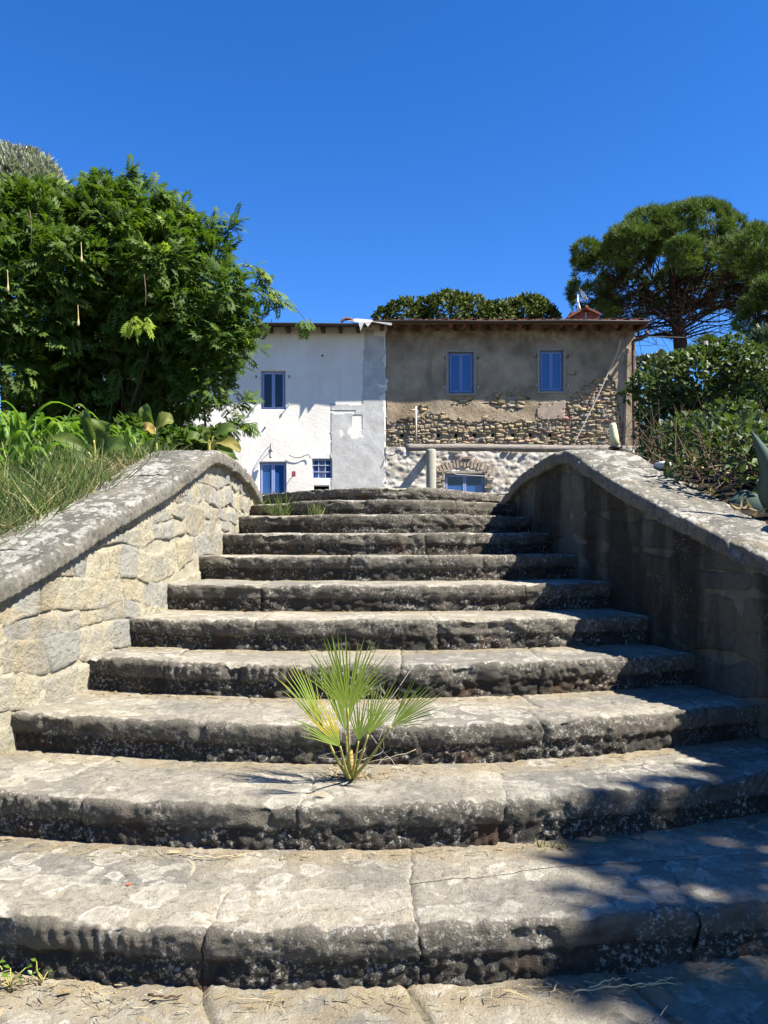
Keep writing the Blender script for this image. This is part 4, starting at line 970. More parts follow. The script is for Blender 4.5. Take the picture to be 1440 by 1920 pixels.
for (px, py0, py1) in ((152, 468, 492), (14, 520, 548), (146, 586, 612)):
    c = bez([P(px, py0 - 14, WY - 1.25), P(px + 1, (py0 + py1) / 2, WY - 1.3), P(px, py1, WY - 1.3)], 6)
    m = MB(); m.tube(c, np.interp(np.linspace(0, 1, len(c)), [0, .45, .7, .92, 1], [.003, .006, .017, .016, .004]), 7); m.build('seed_pod', M_PODM, wis, True)
for (px, py0, py1) in ((272, 515, 575), (58, 395, 460)):
    m = MB(); m.tube(bez([P(px - 2, py0, WY - 1.2), P(px + 1, (py0 + py1) / 2, WY - 1.25), P(px, py1, WY - 1.2)], 6), .006, 4); m.build('dry_tendril', M_TWIG, wis, True)
# ---- silvery tree behind it
SY = 14.0
sil = empty('silvery_tree', (P(20, 830, SY)[0], SY, 2.0), 'silvery grey leaved tree top peeping above the green climber at far left', 'tree')
foliage('crown', [lobe(20, 375, SY, 78, 1, 1.1), lobe(68, 350, SY, 40, 1, 1.2), lobe(-40, 360, SY, 80, 1, 1.0), lobe(92, 375, SY, 24, 1, 2.2), lobe(45, 320, SY, 34)], 4600, (tpl_tuft(6, .22, .9, 4)), (.14, .24), M_SILV, sil, 21, up=1.1, rand=.35, outw=.35, back=.4, gap=(-.2, 2.2))
branches('trunk', [([(P(20, 830, SY)[0], SY, 1.9), P(10, 650, SY), P(25, 420, SY)], .12, .03)], M_BARK, sil)

# ---- umbrella pine, right
PNY = 38.0
pine = empty('umbrella_pine', (P(1280, 800, PNY)[0], PNY, 2.0), 'tall umbrella pine with broad domed crown behind the house at right', 'tree')
rs = np.random.default_rng(12); tl = []; cen = P(1276, 562, PNY); rx, rzp = 196 / F * PNY, 148 / F * PNY
for k in range(76):
    a = rs.uniform(0, 2 * np.pi); el = np.arcsin(rs.uniform(.02, 1)); d = np.array([math.cos(el) * math.cos(a), math.cos(el) * math.sin(a), math.sin(el)])
    asym = 1 - .10 * max(0, d[0]) * max(d[2], 0)
    c = cen + d * np.array([rx, rx, rzp]) * .88 * asym * (1 + .05 * rs.normal()); tl.append((*c, *(np.array([1.05, 1.05, .72]) * rs.uniform(.55, 1.2))))
for (px, py, r) in ((1098, 470, 24), (1090, 490, 18), (1120, 500, 22), (1112, 540, 16), (1098, 548, 12), (1150, 520, 20), (1180, 480, 25), (1150, 590, 12), (1130, 575, 10), (1425, 560, 30), (1440, 520, 40), (1255, 518, 12), (1278, 526, 12)):
    tl.append(lobe(px, py, PNY + rs.uniform(-1, .3), r, 1, .7))
foliage('crown', tl, 24000, tpl_tuft(9, .085, .85, 2), (.22, .36), M_PINE, pine, 31, up=.55, rand=.45, outw=.5, nup=.2, back=.25, under=.6, gap=(-.2, .75), inside=.8)
tb = np.array([P(1280, 800, PNY)[0], PNY, 1.9]); fork = P(1262, 560, PNY); pth = [([tb, P(1278, 690, PNY), P(1270, 610, PNY), fork, P(1262, 480, PNY)], .42, .14)]
branches('trunk', pth, M_PBARK, pine, 10)
pth = []
for L in tl[::2] + tl[-6:]:
    e = np.array(L[:3]); hgt = rs.uniform(.0, .85); st = P(1278, 690, PNY) * (1 - hgt) * .3 + np.array(P(1268, 600 - 120 * hgt, PNY)) * (1 - .3 * (1 - hgt)); st = P(1270 - 6 * hgt, 632 - 130 * hgt, PNY)
    mid = st * .45 + e * .55 - np.array([0, 0, rs.uniform(.1, .7)]) + rs.normal(size=3) * .2; pth.append(([st, mid, e], rs.uniform(.04, .075), .018))
    for q in range(3): pth.append(([mid + (e - mid) * rs.uniform(0, .5), (mid + e) / 2 + rs.normal(size=3) * .4, e + rs.normal(size=3) * [.4, .4, .2] - [0, 0, .4]], .035, .012))
for k in range(42):   # bare lower twigs
    a = rs.uniform(0, 2 * np.pi); st = P(1275, 640 - rs.uniform(0, 60), PNY); ln_ = rs.uniform(1.6, 4.6); e = st + np.array([math.cos(a) * ln_, math.sin(a) * ln_, rs.uniform(-.5, .9)]); mid = (st + e) / 2 + [0, 0, .35]
    pth.append(([st, mid, e], .05, .012))
    for q in range(3): b_ = mid + (e - mid) * rs.uniform(-.2, 1); pth.append(([b_, b_ + rs.normal(size=3) * .5, b_ + rs.normal(size=3) * .9 - [0, 0, .2]], .02, .008))
branches('branches', pth, M_PBARK, pine, 4)
def small_tree(name, label, lobes, n, tpl, size, mat, base, cat='tree', tr=.15, seed=0, **kw):
    t = empty(name, base, label, cat); foliage('crown', lobes, n, tpl, size, mat, t, seed, **kw)
    rs = np.random.default_rng(seed); b = np.array(base, float); c = np.array(lobes[0][:3]); pth = [([b - [0, 0, .1], (b + c) / 2 + rs.normal(size=3) * .2, c], tr, tr * .3)]
    for L in lobes[1:]: pth.append(([(b + c) / 2, (np.array(L[:3]) + c) / 2, L[:3]], tr * .5, tr * .15))
    branches('trunk', pth, M_PBARK if mat is M_PINE else M_BARK, t); return t
BY = 40.0
small_tree('evergreen_oak', 'dark green rounded treetop behind the roof above the shuttered window, wider one', [lobe(840, 600, BY, 50, 1.2), lobe(760, 605, BY, 42), lobe(725, 605, BY, 26), lobe(800, 588, BY, 28), lobe(880, 590, BY, 36), lobe(850, 575, BY, 20), lobe(905, 610, BY, 35), lobe(928, 603, BY, 36), lobe(780, 592, BY, 26)], 5200, OV, (.2, .32), M_OAK, (P(835, 700, BY)[0], BY, 2), seed=51, tr=.3, rand=.7)
small_tree('evergreen_oak', 'smaller olive green rounded treetop behind the roof near the chimney', [lobe(990, 600, BY + 1, 44), lobe(960, 595, BY + 1, 30), lobe(1020, 600, BY + 1, 28), lobe(1000, 580, BY + 1, 24), lobe(940, 610, BY + 1, 30)], 3600, OV, (.2, .32), M_OAK, (P(985, 700, BY + 1)[0], BY + 1, 2), seed=52, tr=.3, rand=.7)
OY = 45.0
small_tree('olive_tree', 'hazy grey green tree seen low between house corner and pine trunk', [lobe(1222, 700, OY, 32), lobe(1205, 690, OY, 20), lobe(1250, 695, OY, 20), lobe(1238, 672, OY, 10), lobe(1215, 740, OY, 40)], 3000, OV, (.2, .34), M_OLIVE, (P(1225, 780, OY)[0], OY, 2), seed=53, tr=.2, rand=.7)
small_tree('pine', 'dark small pine right of the big pine trunk', [lobe(1325, 655, OY, 22), lobe(1345, 668, OY, 20), lobe(1310, 675, OY, 15)], 900, tpl_tuft(9, .09, .9, 3), (.3, .45), M_PINE, (P(1325, 760, OY)[0], OY, 2), seed=54, tr=.2)
PY2 = 27.0
small_tree('pine', 'dark pine cut off by the right edge below the big pine crown', [lobe(1432, 590, PY2, 34), lobe(1400, 608, PY2, 20), lobe(1440, 640, PY2, 22), lobe(1415, 580, PY2, 24), lobe(1450, 560, PY2, 40)], 2300, tpl_tuft(9, .07, .9, 3), (.2, .34), M_PINE, (P(1425, 780, PY2)[0], PY2, 2), seed=55, tr=.22)

# ---- thicket right of the right wall
TY = 8.8
thick = empty('ivy_shrub', (P(1320, 930, TY)[0], TY, 2.0), 'dense glossy leaved thicket with bare brown stems behind the right wall', 'shrub')
tlb = [lobe(1245, 720, TY, 50), lobe(1205, 725, TY - .2, 24), lobe(1180, 740, TY - .2, 13), lobe(1300, 715, TY, 60), lobe(1360, 700, TY, 60), lobe(1378, 650, TY, 26), lobe(1420, 720, TY - .3, 70), lobe(1270, 790, TY + .2, 60), lobe(1340, 800, TY, 70), lobe(1430, 810, TY - .2, 70), lobe(1228, 770, TY + .2, 34), lobe(1335, 690, TY, 40), lobe(1268, 855, TY, 34), lobe(1310, 870, TY - .4, 50), lobe(1390, 870, TY - .5, 60), lobe(1440, 880, TY - .6, 50)]
foliage('foliage', tlb, 9500, OV, (.05, .095), M_SHRUB, thick, 61, up=.3, rand=.8, outw=.5, back=.6, under=.5, gap=(-.22, 2.6), inside=.75)
low = [lobe(px, py, TY - 1.0, r) for px, py, r in ((1270, 802, 16), (1255, 806, 10), (1322, 812, 14), (1345, 845, 13), (1370, 860, 12), (1395, 840, 14), (1372, 895, 18), (1400, 900, 12), (1400, 770, 16), (1320, 770, 12))]
foliage('trailing_leaves', low, 420, OV, (.06, .1), M_SHRUB, thick, 62, up=.2, rand=.8, outw=.5, inside=0, gap=(-2, 1))
rs = np.random.default_rng(63); m = MB()
for k in range(620):
    px = rs.uniform(1215, 1480); b = P(px, 930, TY + rs.uniform(-.6, .9)); b[2] = 1.9; e = b + np.array([rs.normal() * .3, rs.normal() * .35 - .25, rs.uniform(.2, 1.0)]); mid = (b + e) / 2 + rs.normal(size=3) * .14
    c = bez([b, mid, e], 3); m.tube(c, np.linspace(.006, .0025, len(c)), 3, False)
for k in range(260):
    y_ = rs.uniform(4.7, 8.2); x_ = float(wx(RW, y_)) + .5 + rs.uniform(0, 1) ** 1.5 * 1.7; b = np.array([x_, y_, float(bank_z('R', np.array(x_), np.array(y_)))]); e = b + np.array([rs.normal() * .22, rs.normal() * .22, rs.uniform(-.02, .45)]); mid = (b + e) / 2 + rs.normal(size=3) * .08
    c = bez([b, mid, e], 3); m.tube(c, np.linspace(.005, .002, len(c)), 3, False)
o = m.build('twigs', M_TWIG, thick, True); o['kind'] = 'stuff'
foliage('low_growth', [(float(wx(RW, y_)) + .66 + .42 * (k_ % 4), y_, float(bank_z('R', np.array(float(wx(RW, y_)) + .8), np.array(y_))) + .12, .36, .4, .34) for k_, y_ in enumerate(np.linspace(5.1, 8.6, 24)) if y_ < 5.6 or (k_ % 4 > 0 and y_ < 6.5) or k_ % 4 == 3], 6000, OV, (.04, .085), M_SHRUB, thick, 67, up=.3, rand=.9, outw=.5, back=0, under=.3, gap=(-.15, 3.0), inside=.3)
foliage('inner_foliage', [lobe(1330, 830, TY + 1.0, 120, .5), lobe(1430, 800, TY + 1, 120, .5), lobe(1260, 800, TY + 1.0, 70, .5)], 2600, OV, (.08, .13), M_SHRUB, thick, 64, rand=.9, gap=(-.6, 1), back=0, under=0, inside=.2)
feat = empty('feathery_bush', (P(1430, 760, 9.6)[0], 9.6, 2.0), 'fine leaved olive green bush at the right edge above the thicket', 'shrub')
foliage('foliage', [lobe(1425, 690, 9.6, 45), lobe(1440, 650, 9.6, 32), lobe(1400, 720, 9.6, 40)], 2400, tpl_tuft(6, .12, .8, 5), (.08, .15), M_OLIVE, feat, 66, up=.3, rand=.6, gap=(-.4, 2))
branches('stems', [([(P(1430, 760, 9.6)[0], 9.6, 1.95), P(1428, 760, 9.6), P(1432, 690, 9.6)], .04, .015)], M_BARK, feat)
pl = MB(); pl.tube([P(1323, 640, 20), P(1324, 800, 20)], .06, 6); tag(pl.build('wooden_pole', M_LOG, None, True), 'thin grey wooden pole rising out of the thicket', 'pole')
cable([(1212, 631, 25.4), (1300, 634, 27), (1323, 645, 20)], .014, 'thin dark wire from the downpipe past the pine trunk to the pole', M_IRON)

# ---- agave at right edge
AGY = 4.5
agc = P(1474, 978, AGY)
ag = empty('agave', agc, 'grey green agave rosette beside the coping at the right edge', 'agave')
def thick_leaf(pts, w, th, nrm, name, mat, parent):
    pts = bez(pts, 7); t = norm(np.gradient(pts, axis=0)); s = norm(np.cross(t, nrm)); nn = np.cross(s, t); u = np.linspace(0, 1, len(pts)); ww = np.interp(u, *w)[:, None]; tt = np.interp(u, [0, .6, 1], [th, th * .6, .002])[:, None]
    R_ = [(-.5, .28, 0), (-.25, .10, 0), (0, .02, 0), (.25, .10, 0), (.5, .28, 0), (.3, .1, -1), (0, 0, -1), (-.3, .1, -1)]
    V = np.stack([pts + s * ww * a + nn * (ww * b * .8 + tt * c) for a, b, c in R_], 1); n, k = len(pts), 8
    Fq = [(i * k + j, i * k + (j + 1) % k, (i + 1) * k + (j + 1) % k, (i + 1) * k + j) for i in range(n - 1) for j in range(k)]
    mk(name, V.reshape(-1, 3), Fq, mat, parent)
wp = ([0, .12, .45, .75, .93, 1], [.14, .12, .15, .10, .035, .004])
for k, (a, b, c, dY) in enumerate([((1450, 930), (1446, 876), (1408, 806), -.15), ((1435, 958), (1400, 944), (1368, 938), .3), ((1458, 990), (1436, 1000), (1408, 990), -.2)]):
    thick_leaf([agc, P(*a, AGY + dY * .4), P(*b, AGY + dY * .8), P(*c, AGY + dY)], wp if k != 1 else ([0, .3, .8, .97, 1], [.13, .2, .22, .12, .03]), .035, np.array([.2, 1, -.3]) if k != 2 else np.array([0, .2, 1.]), 'leaf', M_AGAVE, ag)
for k in range(9):
    a = k / 9 * 2 * np.pi + .3; d = np.array([math.cos(a), math.sin(a), 0])
    if d[0] < .1: continue
    thick_leaf([agc, agc + d * .2 + [0, 0, .18], agc + d * .5 + [0, 0, .5], agc + d * .75 + [0, 0, .62]], wp, .035, np.array([0, 0, 1.0]) - d * .2, 'leaf', M_AGAVE, ag)

# ---- lamp on the coping of the right wall
LPY = 7.0; lp0 = P(1154, 838, LPY)
lamp = empty('garden_lamp', lp0, 'pale yellow tapered lamp shade on a black dish beyond the right coping', 'lamp')
ax = norm(np.array([-.13, 0, 1.0]))
m = MB(); m.tube([lp0 + ax * .0, lp0 + ax * .10, lp0 + ax * .20, lp0 + ax * .213], [.046, .039, .032, .027], 16); m.build('shade', simple('pale_yellow_plastic', (.72, .70, .40), .45, .3, .04), lamp, True)
m = MB(); m.tube([lp0 + ax * -.035, lp0 + ax * -.02, lp0 + ax * .006], [.03, .062, .062], 18); m.build('dish', simple('black_plastic', (.012, .012, .012), .4, .4), lamp, True)
m = MB(); m.tube([lp0 + [.02, 0, -.16], lp0 + ax * -.03], .014, 8); m.build('stake', M_CABLE, lamp, True)
# white stone on the wall edge
wsV = np.array([P(1262, 926, 6.0)]); rk = MB(); 
u = np.linspace(0, np.pi, 9); v = np.linspace(0, 2 * np.pi, 16, endpoint=False); sV = np.array([(math.sin(a) * math.cos(b), math.sin(a) * math.sin(b), math.cos(a)) for a in u for b in v]); sV *= (1 + .25 * fbm(sV, 1.3, 3, 4))[:, None]
sF = [(i * 16 + j, i * 16 + (j + 1) % 16, (i + 1) * 16 + (j + 1) % 16, (i + 1) * 16 + j) for i in range(8) for j in range(16)]
def rock(c, s, mat, label, name='rock'): o = mk(name, np.asarray(c) + sV * np.asarray(s), sF, mat); tag(o, label, 'stone'); return o
YR = 5.55; cR = np.array([float(wx(RW, YR)) + .5, YR, float(czR(YR)) + .0]); rock(cR - [.04, 0, .0], (.045, .12, .035), simple('white_rock', (.62, .60, .56), .9, .15, .1, 8, .02), 'pale white rock lying behind the right coping by the thicket')

# ---- left bank: strap leaved clumps, broad leaved plants, grass
def strap_clump(px, py, Y, n, ln_, label, seed):
    rs = np.random.default_rng(seed); b = P(px, py, Y); t = empty('lily_clump', b, label, 'plant', 'strap leaved clumps on the left bank')
    for k in range(n):
        a = rs.uniform(0, 2 * np.pi); l = ln_ * rs.uniform(.7, 1.2); d = np.array([math.cos(a), math.sin(a) * .8, 0]); sp_ = rs.uniform(.3, .75); dr = rs.uniform(0, .35)
        o = b + rs.normal(size=3) * [.05, .05, 0] - [0, 0, .08]
        c = bez([o, o + d * l * sp_ * .35 + [0, 0, l * .5], o + d * l * sp_ * .75 + [0, 0, l * (.78 - dr * .4)], o + d * l * sp_ * 1.2 + [0, 0, l * (.7 - dr)]], 4)
        u = np.linspace(0, 1, len(c)); w = .05 * np.interp(u, [0, .3, .7, 1], [.8, 1, .8, .05]); V, Fq = ribbon(c, w, np.array([0, 0, 1.0]) + .01, .22)
        mk('leaf', V, Fq, M_STRAP, t, True, {'var': np.full(len(V), rs.uniform(0, .9))})
strap_clump(85, 890, 6.4, 30, .78, 'tallest bright green strap leaved clump under the climber, nearest the broad leaved plant', 71)
strap_clump(22, 890, 6.1, 28, .74, 'bright green strap leaved clump at the left edge', 72)
strap_clump(45, 925, 5.6, 24, .5, 'low yellow green strap leaved clump just above the grass at left', 73)
strap_clump(140, 880, 7.0, 18, .62, 'strap leaved clump behind the large broad leaf', 74)
strap_clump(245, 855, 7.4, 16, .42, 'short strap leaved clump near the top of the left coping', 75)
def broad(px, py, Y, leaves, label, seed, sc=1.0):
    rs = np.random.default_rng(seed); b = P(px, py, Y); t = empty('broad_leaved_plant', b, label, 'plant', 'broad leaved plants along the left wall')
    for k, (ex, ey, mx, my, w, va, ny) in enumerate(leaves):
        e, md = P(ex, ey, Y - .05 * k), P(mx, my, Y - .03 * k)
        st = MB(); c0_ = bez([b - [0, 0, .12], b * .5 + md * .5 + [.01, 0, .03], md], 5); st.tube(c0_, np.linspace(.013, .007, len(c0_)), 6); st.build('stem', M_STEMY, t, True)
        c = bez([md, md * .45 + e * .55 + [0, -.03, .03], e], 6); u = np.linspace(0, 1, len(c)); ww = w / F * Y * np.interp(u, [0, .15, .45, .75, .93, 1], [.1, .62, 1, .85, .4, .03])
        nr = np.array([ny * .8, -.75, .5]); pts = c; tt = norm(np.gradient(pts, axis=0)); s = norm(np.cross(tt, nr)); nn = np.cross(s, tt); R_ = np.linspace(-.5, .5, 9)
        V = np.stack([pts + s * ww[:, None] * a + nn * ww[:, None] * (.5 * abs(a) ** 1.5 + .04 * np.sin(u * 14 + a * 9))[:, None] for a in R_], 1)
        mk('leaf', V.reshape(-1, 3), gridf(len(c), 9), M_CANNA, t, True, {'var': np.clip(va + .0 * V[..., 0].ravel(), 0, 1)})
M_STEMY = simple('yellow_green_stem', (.42, .38, .10), .6, .3, .2, 20)
broad(176, 905, 6.0, [(190, 788, 182, 842, 52, .55, .1), (158, 768, 176, 825, 30, .35, -.7), (98, 820, 166, 848, 26, .6, -.3), (236, 838, 186, 852, 40, .2, .3), (112, 862, 168, 862, 22, .3, 0)], 'large broad leaved plant with one upright oval leaf beside the left coping', 81)
broad(292, 842, 6.9, [(326, 790, 292, 802, 34, .8, .1), (266, 762, 288, 800, 26, .45, -.6), (270, 806, 290, 812, 22, 1.0, -.2)], 'small broad leaved plant with a browning leaf behind the left coping', 82)
broad(392, 846, 7.2, [(446, 806, 400, 818, 26, .35, .2), (452, 846, 404, 828, 26, .9, .2), (440, 868, 408, 838, 24, .5, .3), (378, 812, 390, 826, 24, .7, -.2), (350, 822, 385, 830, 22, .4, -.3)], 'leafy broad leaved plant hanging over the peak of the left coping', 83)
ug = empty('low_shrub', (P(250, 850, 8.2)[0], 8.2, 2.0), 'low leafy green undergrowth between the climber and the left coping', 'shrub')
ugl = [lobe(px_, py_, y_, r_2) for px_, py_, y_, r_2 in ((60, 850, 7.6, 34), (120, 845, 7.8, 30), (180, 850, 8.0, 28), (225, 840, 8.2, 30), (270, 838, 8.2, 26), (320, 836, 8.4, 26), (365, 832, 8.4, 24), (405, 825, 8.2, 20), (425, 838, 8.0, 12), (20, 830, 7.4, 34), (150, 815, 8.6, 26), (245, 810, 8.8, 26))]
foliage('foliage', ugl, 4200, OV, (.06, .13), M_WIS, ug, 141, up=.35, rand=.7, outw=.6, back=.3, under=.5, gap=(-.3, 3.0), inside=.6)
branches('stems', [([(L[0], L[1], 1.95), (L[0] + .02, L[1], (1.95 + L[2]) / 2), L[:3]], .01, .005) for L in ugl], M_BARK, ug, 4)
def blades(name, pos, h, w, mat, seed, lean=.5, parent=None, kind=None, vr=None):
    rs = np.random.default_rng(seed); n = len(pos); TV, TF = [], []
    for i, y in enumerate((0, .4, .75, 1)):
        ww = [1, .9, .55, .05][i] * .5; TV += [(-ww, y, -.35 * y * y), (ww, y, -.35 * y * y)]
    TF = [(0, 1, 3, 2), (2, 3, 5, 4), (4, 5, 7, 6)]; TV = np.array(TV); k = 8
    A = np.stack([rs.normal(size=n) * lean, rs.normal(size=n) * lean, np.ones(n)], -1); A = norm(A); B = norm(np.cross(A, rs.normal(size=(n, 3)))); N = np.cross(B, A); hh = rs.uniform(*h, n); wd = rs.uniform(*w, n)
    V = pos[:, None] + (TV[None, :, 0:1] * wd[:, None, None]) * B[:, None] + (TV[None, :, 1:2] * hh[:, None, None]) * A[:, None] + TV[None, :, 2:3] * hh[:, None, None] * N[:, None]
    Fq = (np.asarray(TF)[None] + (np.arange(n) * k)[:, None, None]).reshape(-1, 4); va = rs.uniform(0, 1, n) if vr is None else vr
    o = mk(name, V.reshape(-1, 3), Fq, mat, parent, False, {'var': np.repeat(va, k)})
    if kind: o['kind'] = kind
    return o
rs = np.random.default_rng(91); n = 15000; Y = rs.uniform(3.0, 7.6, n); out = .34 + rs.uniform(0, 1, n) ** 1.3 * 3.0; X = wx(LW, Y) - out; k = (fbm(np.stack([X, Y, 0 * X], -1), 2.2, 2, 5) > -.25); X, Y = X[k], Y[k]
Z = bank_z('L', X, Y); hs_ = np.clip((np.abs(X - wx(LW, Y)) - .35) * 1.6, .25, 1)
gp = np.stack([X, Y, Z - .02], -1)
g1 = blades('grass', gp, (.10, .34), (.004, .009), M_GRASS, 92, .7); tag(g1, 'tangled fine green grass on the bank beside the left coping', kind='stuff')
n = 600; Y = rs.uniform(3.2, 6.8, n); X = wx(LW, Y) - .36 - rs.uniform(0, .3, n); d_ = blades('dry_grass', np.stack([X, Y, bank_z('L', X, Y) + .0], -1), (.05, .16), (.003, .006), M_STRAW, 93, 1.6); tag(d_, 'dry yellow grass along the outer edge of the left coping', kind='stuff')
n = 900; Y = rs.uniform(4.5, 9, n); X = wx(RW, Y) + .45 + rs.uniform(0, 1.2, n); d_ = blades('leaf_litter', np.stack([X, Y, bank_z('R', X, Y)], -1), (.04, .14), (.006, .02), M_STRAW, 94, 2.0); tag(d_, 'dry brown litter behind the right coping', kind='stuff')

# ---- fan palm on the second step
PBY = 3.24; pb = np.array([(657 - CX) / F * PBY, PBY, .36])
palm = empty('fan_palm', pb, 'young green fan palm growing out of the second step', 'palm')
def fan(cen, direction, rad, spread, n, facing, var, seed, cup=.25, twist=0.0):
    rs = np.random.default_rng(seed); d = norm(np.array(direction, float)); f = np.array(facing, float); f = norm(f - d * f.dot(d)); s = np.cross(d, f); V, Fq, va = [], [], []
    for k in range(n):
        a = (k / (n - 1) - .5) * spread + rs.normal() * .018; l = rad * (1 - .22 * abs(a / spread * 2) ** 2) * rs.uniform(.82, 1.06); dr = math.cos(a) * d + math.sin(a) * s; pr = -math.sin(a) * d + math.cos(a) * s
        hw = spread / (n - 1) * .5
        for i, (u, w) in enumerate([(0.03, .03), (.35, .35), (.6, .34), (.82, .17), (1, .012)]):
            w_ = l * w * hw if u < .3 else l * .36 * hw * [0, .97, .8, .40, .02][i]
            c = cen + dr * l * u + f * (cup * l * (u ** 2) * (.4 + abs(math.sin(a)))) - np.array([0, 0, 1]) * (.10 * l * max(0, u - .6) * rs.uniform(.3, 1.8))
            z = f * (w_ * .55)
            V += [c - pr * w_ + z, c, c + pr * w_ + z]; vv = var(k / (n - 1), u) if callable(var) else var; va += [vv] * 3
            if i:
                b = len(V) - 6; Fq += [(b, b + 1, b + 4, b + 3), (b + 1, b + 2, b + 5, b + 4)]
    return np.array(V), Fq, va
def palm_leaf(px, py, Y, direction, rad_px, spread, n, facing, var, seed, cup=.2):
    c = P(px, py, Y); V, Fq, va = fan(c, direction, rad_px / F * Y, spread, n, facing, var, seed, cup)
    l = mk('leaf', V, Fq, M_PALM, palm, True, {'var': va})
    st = bez([pb + [0, 0, -.01], pb * .5 + c * .5 + [0, 0, -.02], c], 6); m = MB(); m.tube(st, np.linspace(.008, .004, len(st)), 6); m.build('leaf_stalk', M_STEMY, l, True)
palm_leaf(652, 1330, 3.06, (.02, -.05, 1), 158, 1.75, 24, (.1, -1, -.2), .72, 1, .10)
palm_leaf(638, 1400, 2.98, (-.60, -.15, .8), 128, 1.1, 15, (.5, -1, .1), lambda a, u: .55 + .45 * (u > .3 and a > .3), 2, .08)
palm_leaf(733, 1362, 3.04, (.74, -.05, .58), 126, 1.05, 17, (-.3, -1, .35), .62, 3, .22)
palm_leaf(608, 1372, 3.12, (-.46, .08, .85), 170, .62, 12, (.8, -1, .2), lambda a, u: .5 + .4 * (u > .75), 4, .05)
palm_leaf(672, 1390, 3.12, (.14, .1, .9), 100, 1.0, 11, (-.1, -1, -.1), .35, 5, .1)
palm_leaf(690, 1378, 3.14, (.45, .15, .9), 120, .9, 13, (-.2, -1, -.1), .45, 7, .1)
palm_leaf(648, 1375, 3.16, (-.10, .15, .95), 195, .75, 12, (.1, -1, -.3), .3, 6, .1)
m = MB(); m.tube([pb - [0, 0, .02], pb + [0, 0, .05], pb + [0, 0, .12]], [.022, .016, .009], 8); m.build('stem', simple('fibrous_palm_base', (.40, .25, .10), .9, .1, .4, 25), palm, True)
rs = np.random.default_rng(95); m = MB()
for k in range(34):
    o = pb + rs.normal(size=3) * [.09, .03, 0] + [0, 0, rs.uniform(.04, .45)]; m.tube(bez([o, o + rs.normal(size=3) * .035, o + rs.normal(size=3) * .06], 4), .0009, 3, False)
m.build('fibres', M_CABLE, palm, True)
pf = P(592, 1476, 2.98); pf[2] = .37; V, Fq, va = fan(pf + [.05, .02, 0], (-1, -.12, .05), .10, .55, 8, (0, 0, 1), .8, 9, .1)
df = mk('dry_palm_leaf', V, Fq, M_STRAW, None, True, {'var': va}); tag(df, 'dry tan palm leaf lying flat on the second step', 'leaf')

# ---- weeds and litter on the steps
def tuft(px, py, Y, n, h, label, mat, seed, name='grass_tuft', lean=.45, w=(.003, .007), z=None):
    rs = np.random.default_rng(seed); b = P(px, py, Y); 
    if z is not None: b[2] = z
    o = blades(name, b + rs.normal(size=(n, 3)) * [.04, .02, 0], h, w, mat, seed, lean); tag(o, label, 'weed'); return o
def on_step(i, X, back): return np.array([X, float(front(min(i + 1, 10), np.array(X))) - back, (i + 1) * RISE + float(camber(i, np.array(X)))])
def tuft_on(i, px, n, h, label, mat, seed, back=.05, **kw):
    Y = DC[min(i + 1, 10)]; 
    for _ in range(6): X = (px - CX) / F * Y; Y = float(front(min(i + 1, 10), np.array(X))) - back
    c = on_step(i, X, back); rs = np.random.default_rng(seed)
    o = blades('grass_tuft', c + rs.normal(size=(n, 3)) * [.04, .015, 0] - [0, 0, .01], h, kw.get('w', (.003, .007)), mat, seed, kw.get('lean', .45)); tag(o, label, 'weed')
tuft_on(8, 528, 110, (.16, .38), 'larger spiky grass tuft on the left of the upper steps', M_GRASS, 101, .12)
tuft_on(8, 597, 70, (.08, .22), 'smaller grass tuft on the upper steps, right of the spiky tuft', M_GRASS, 102, .1)
tuft_on(9, 478, 120, (.08, .26), 'leafy weed at the end of the left wall by the top steps', M_SHRUB, 103, .25, w=(.01, .03), lean=.7)
tuft_on(0, 1024, 22, (.02, .07), 'tiny green grass tuft at the foot of the second riser', M_GRASS, 104, .03)
tuft_on(7, 1000, 18, (.04, .10), 'dry tuft on the shaded upper steps at right', M_STRAW, 105, .06)
def seedling(px, py, label, seed, n=7, s=.035):
    rs = np.random.default_rng(seed); Y = F * EYE / (py - HY); b = P(px, py, Y); t = empty('seedling', b, label, 'weed'); m = MB()
    pos, A = [], []
    for k in range(n):
        e = b + np.array([rs.normal() * .03, rs.normal() * .02, rs.uniform(.015, .07)]); m.tube([b, (b + e) / 2 + rs.normal(size=3) * .005, e], .0015, 4); pos.append(e); A.append([rs.normal(), rs.normal() * .6 - .4, .5])
    m.build('stem', M_STEMY, t, True); V, Fq, id_ = scatter(*OV, np.array(pos), np.array(A), np.tile([0, -.3, 1.0], (n, 1)), rs.uniform(s * .7, s * 1.3, n)); mk('leaves', V, Fq, M_STRAP, t, False, {'var': np.full(len(V), .45)})
seedling(80, 1842, 'small upright seedling with round leaves at the foot of the first riser', 111, 6, .018)
seedling(18, 1852, 'low rosette of pale narrow leaves in the bottom left corner', 112, 9, .028)
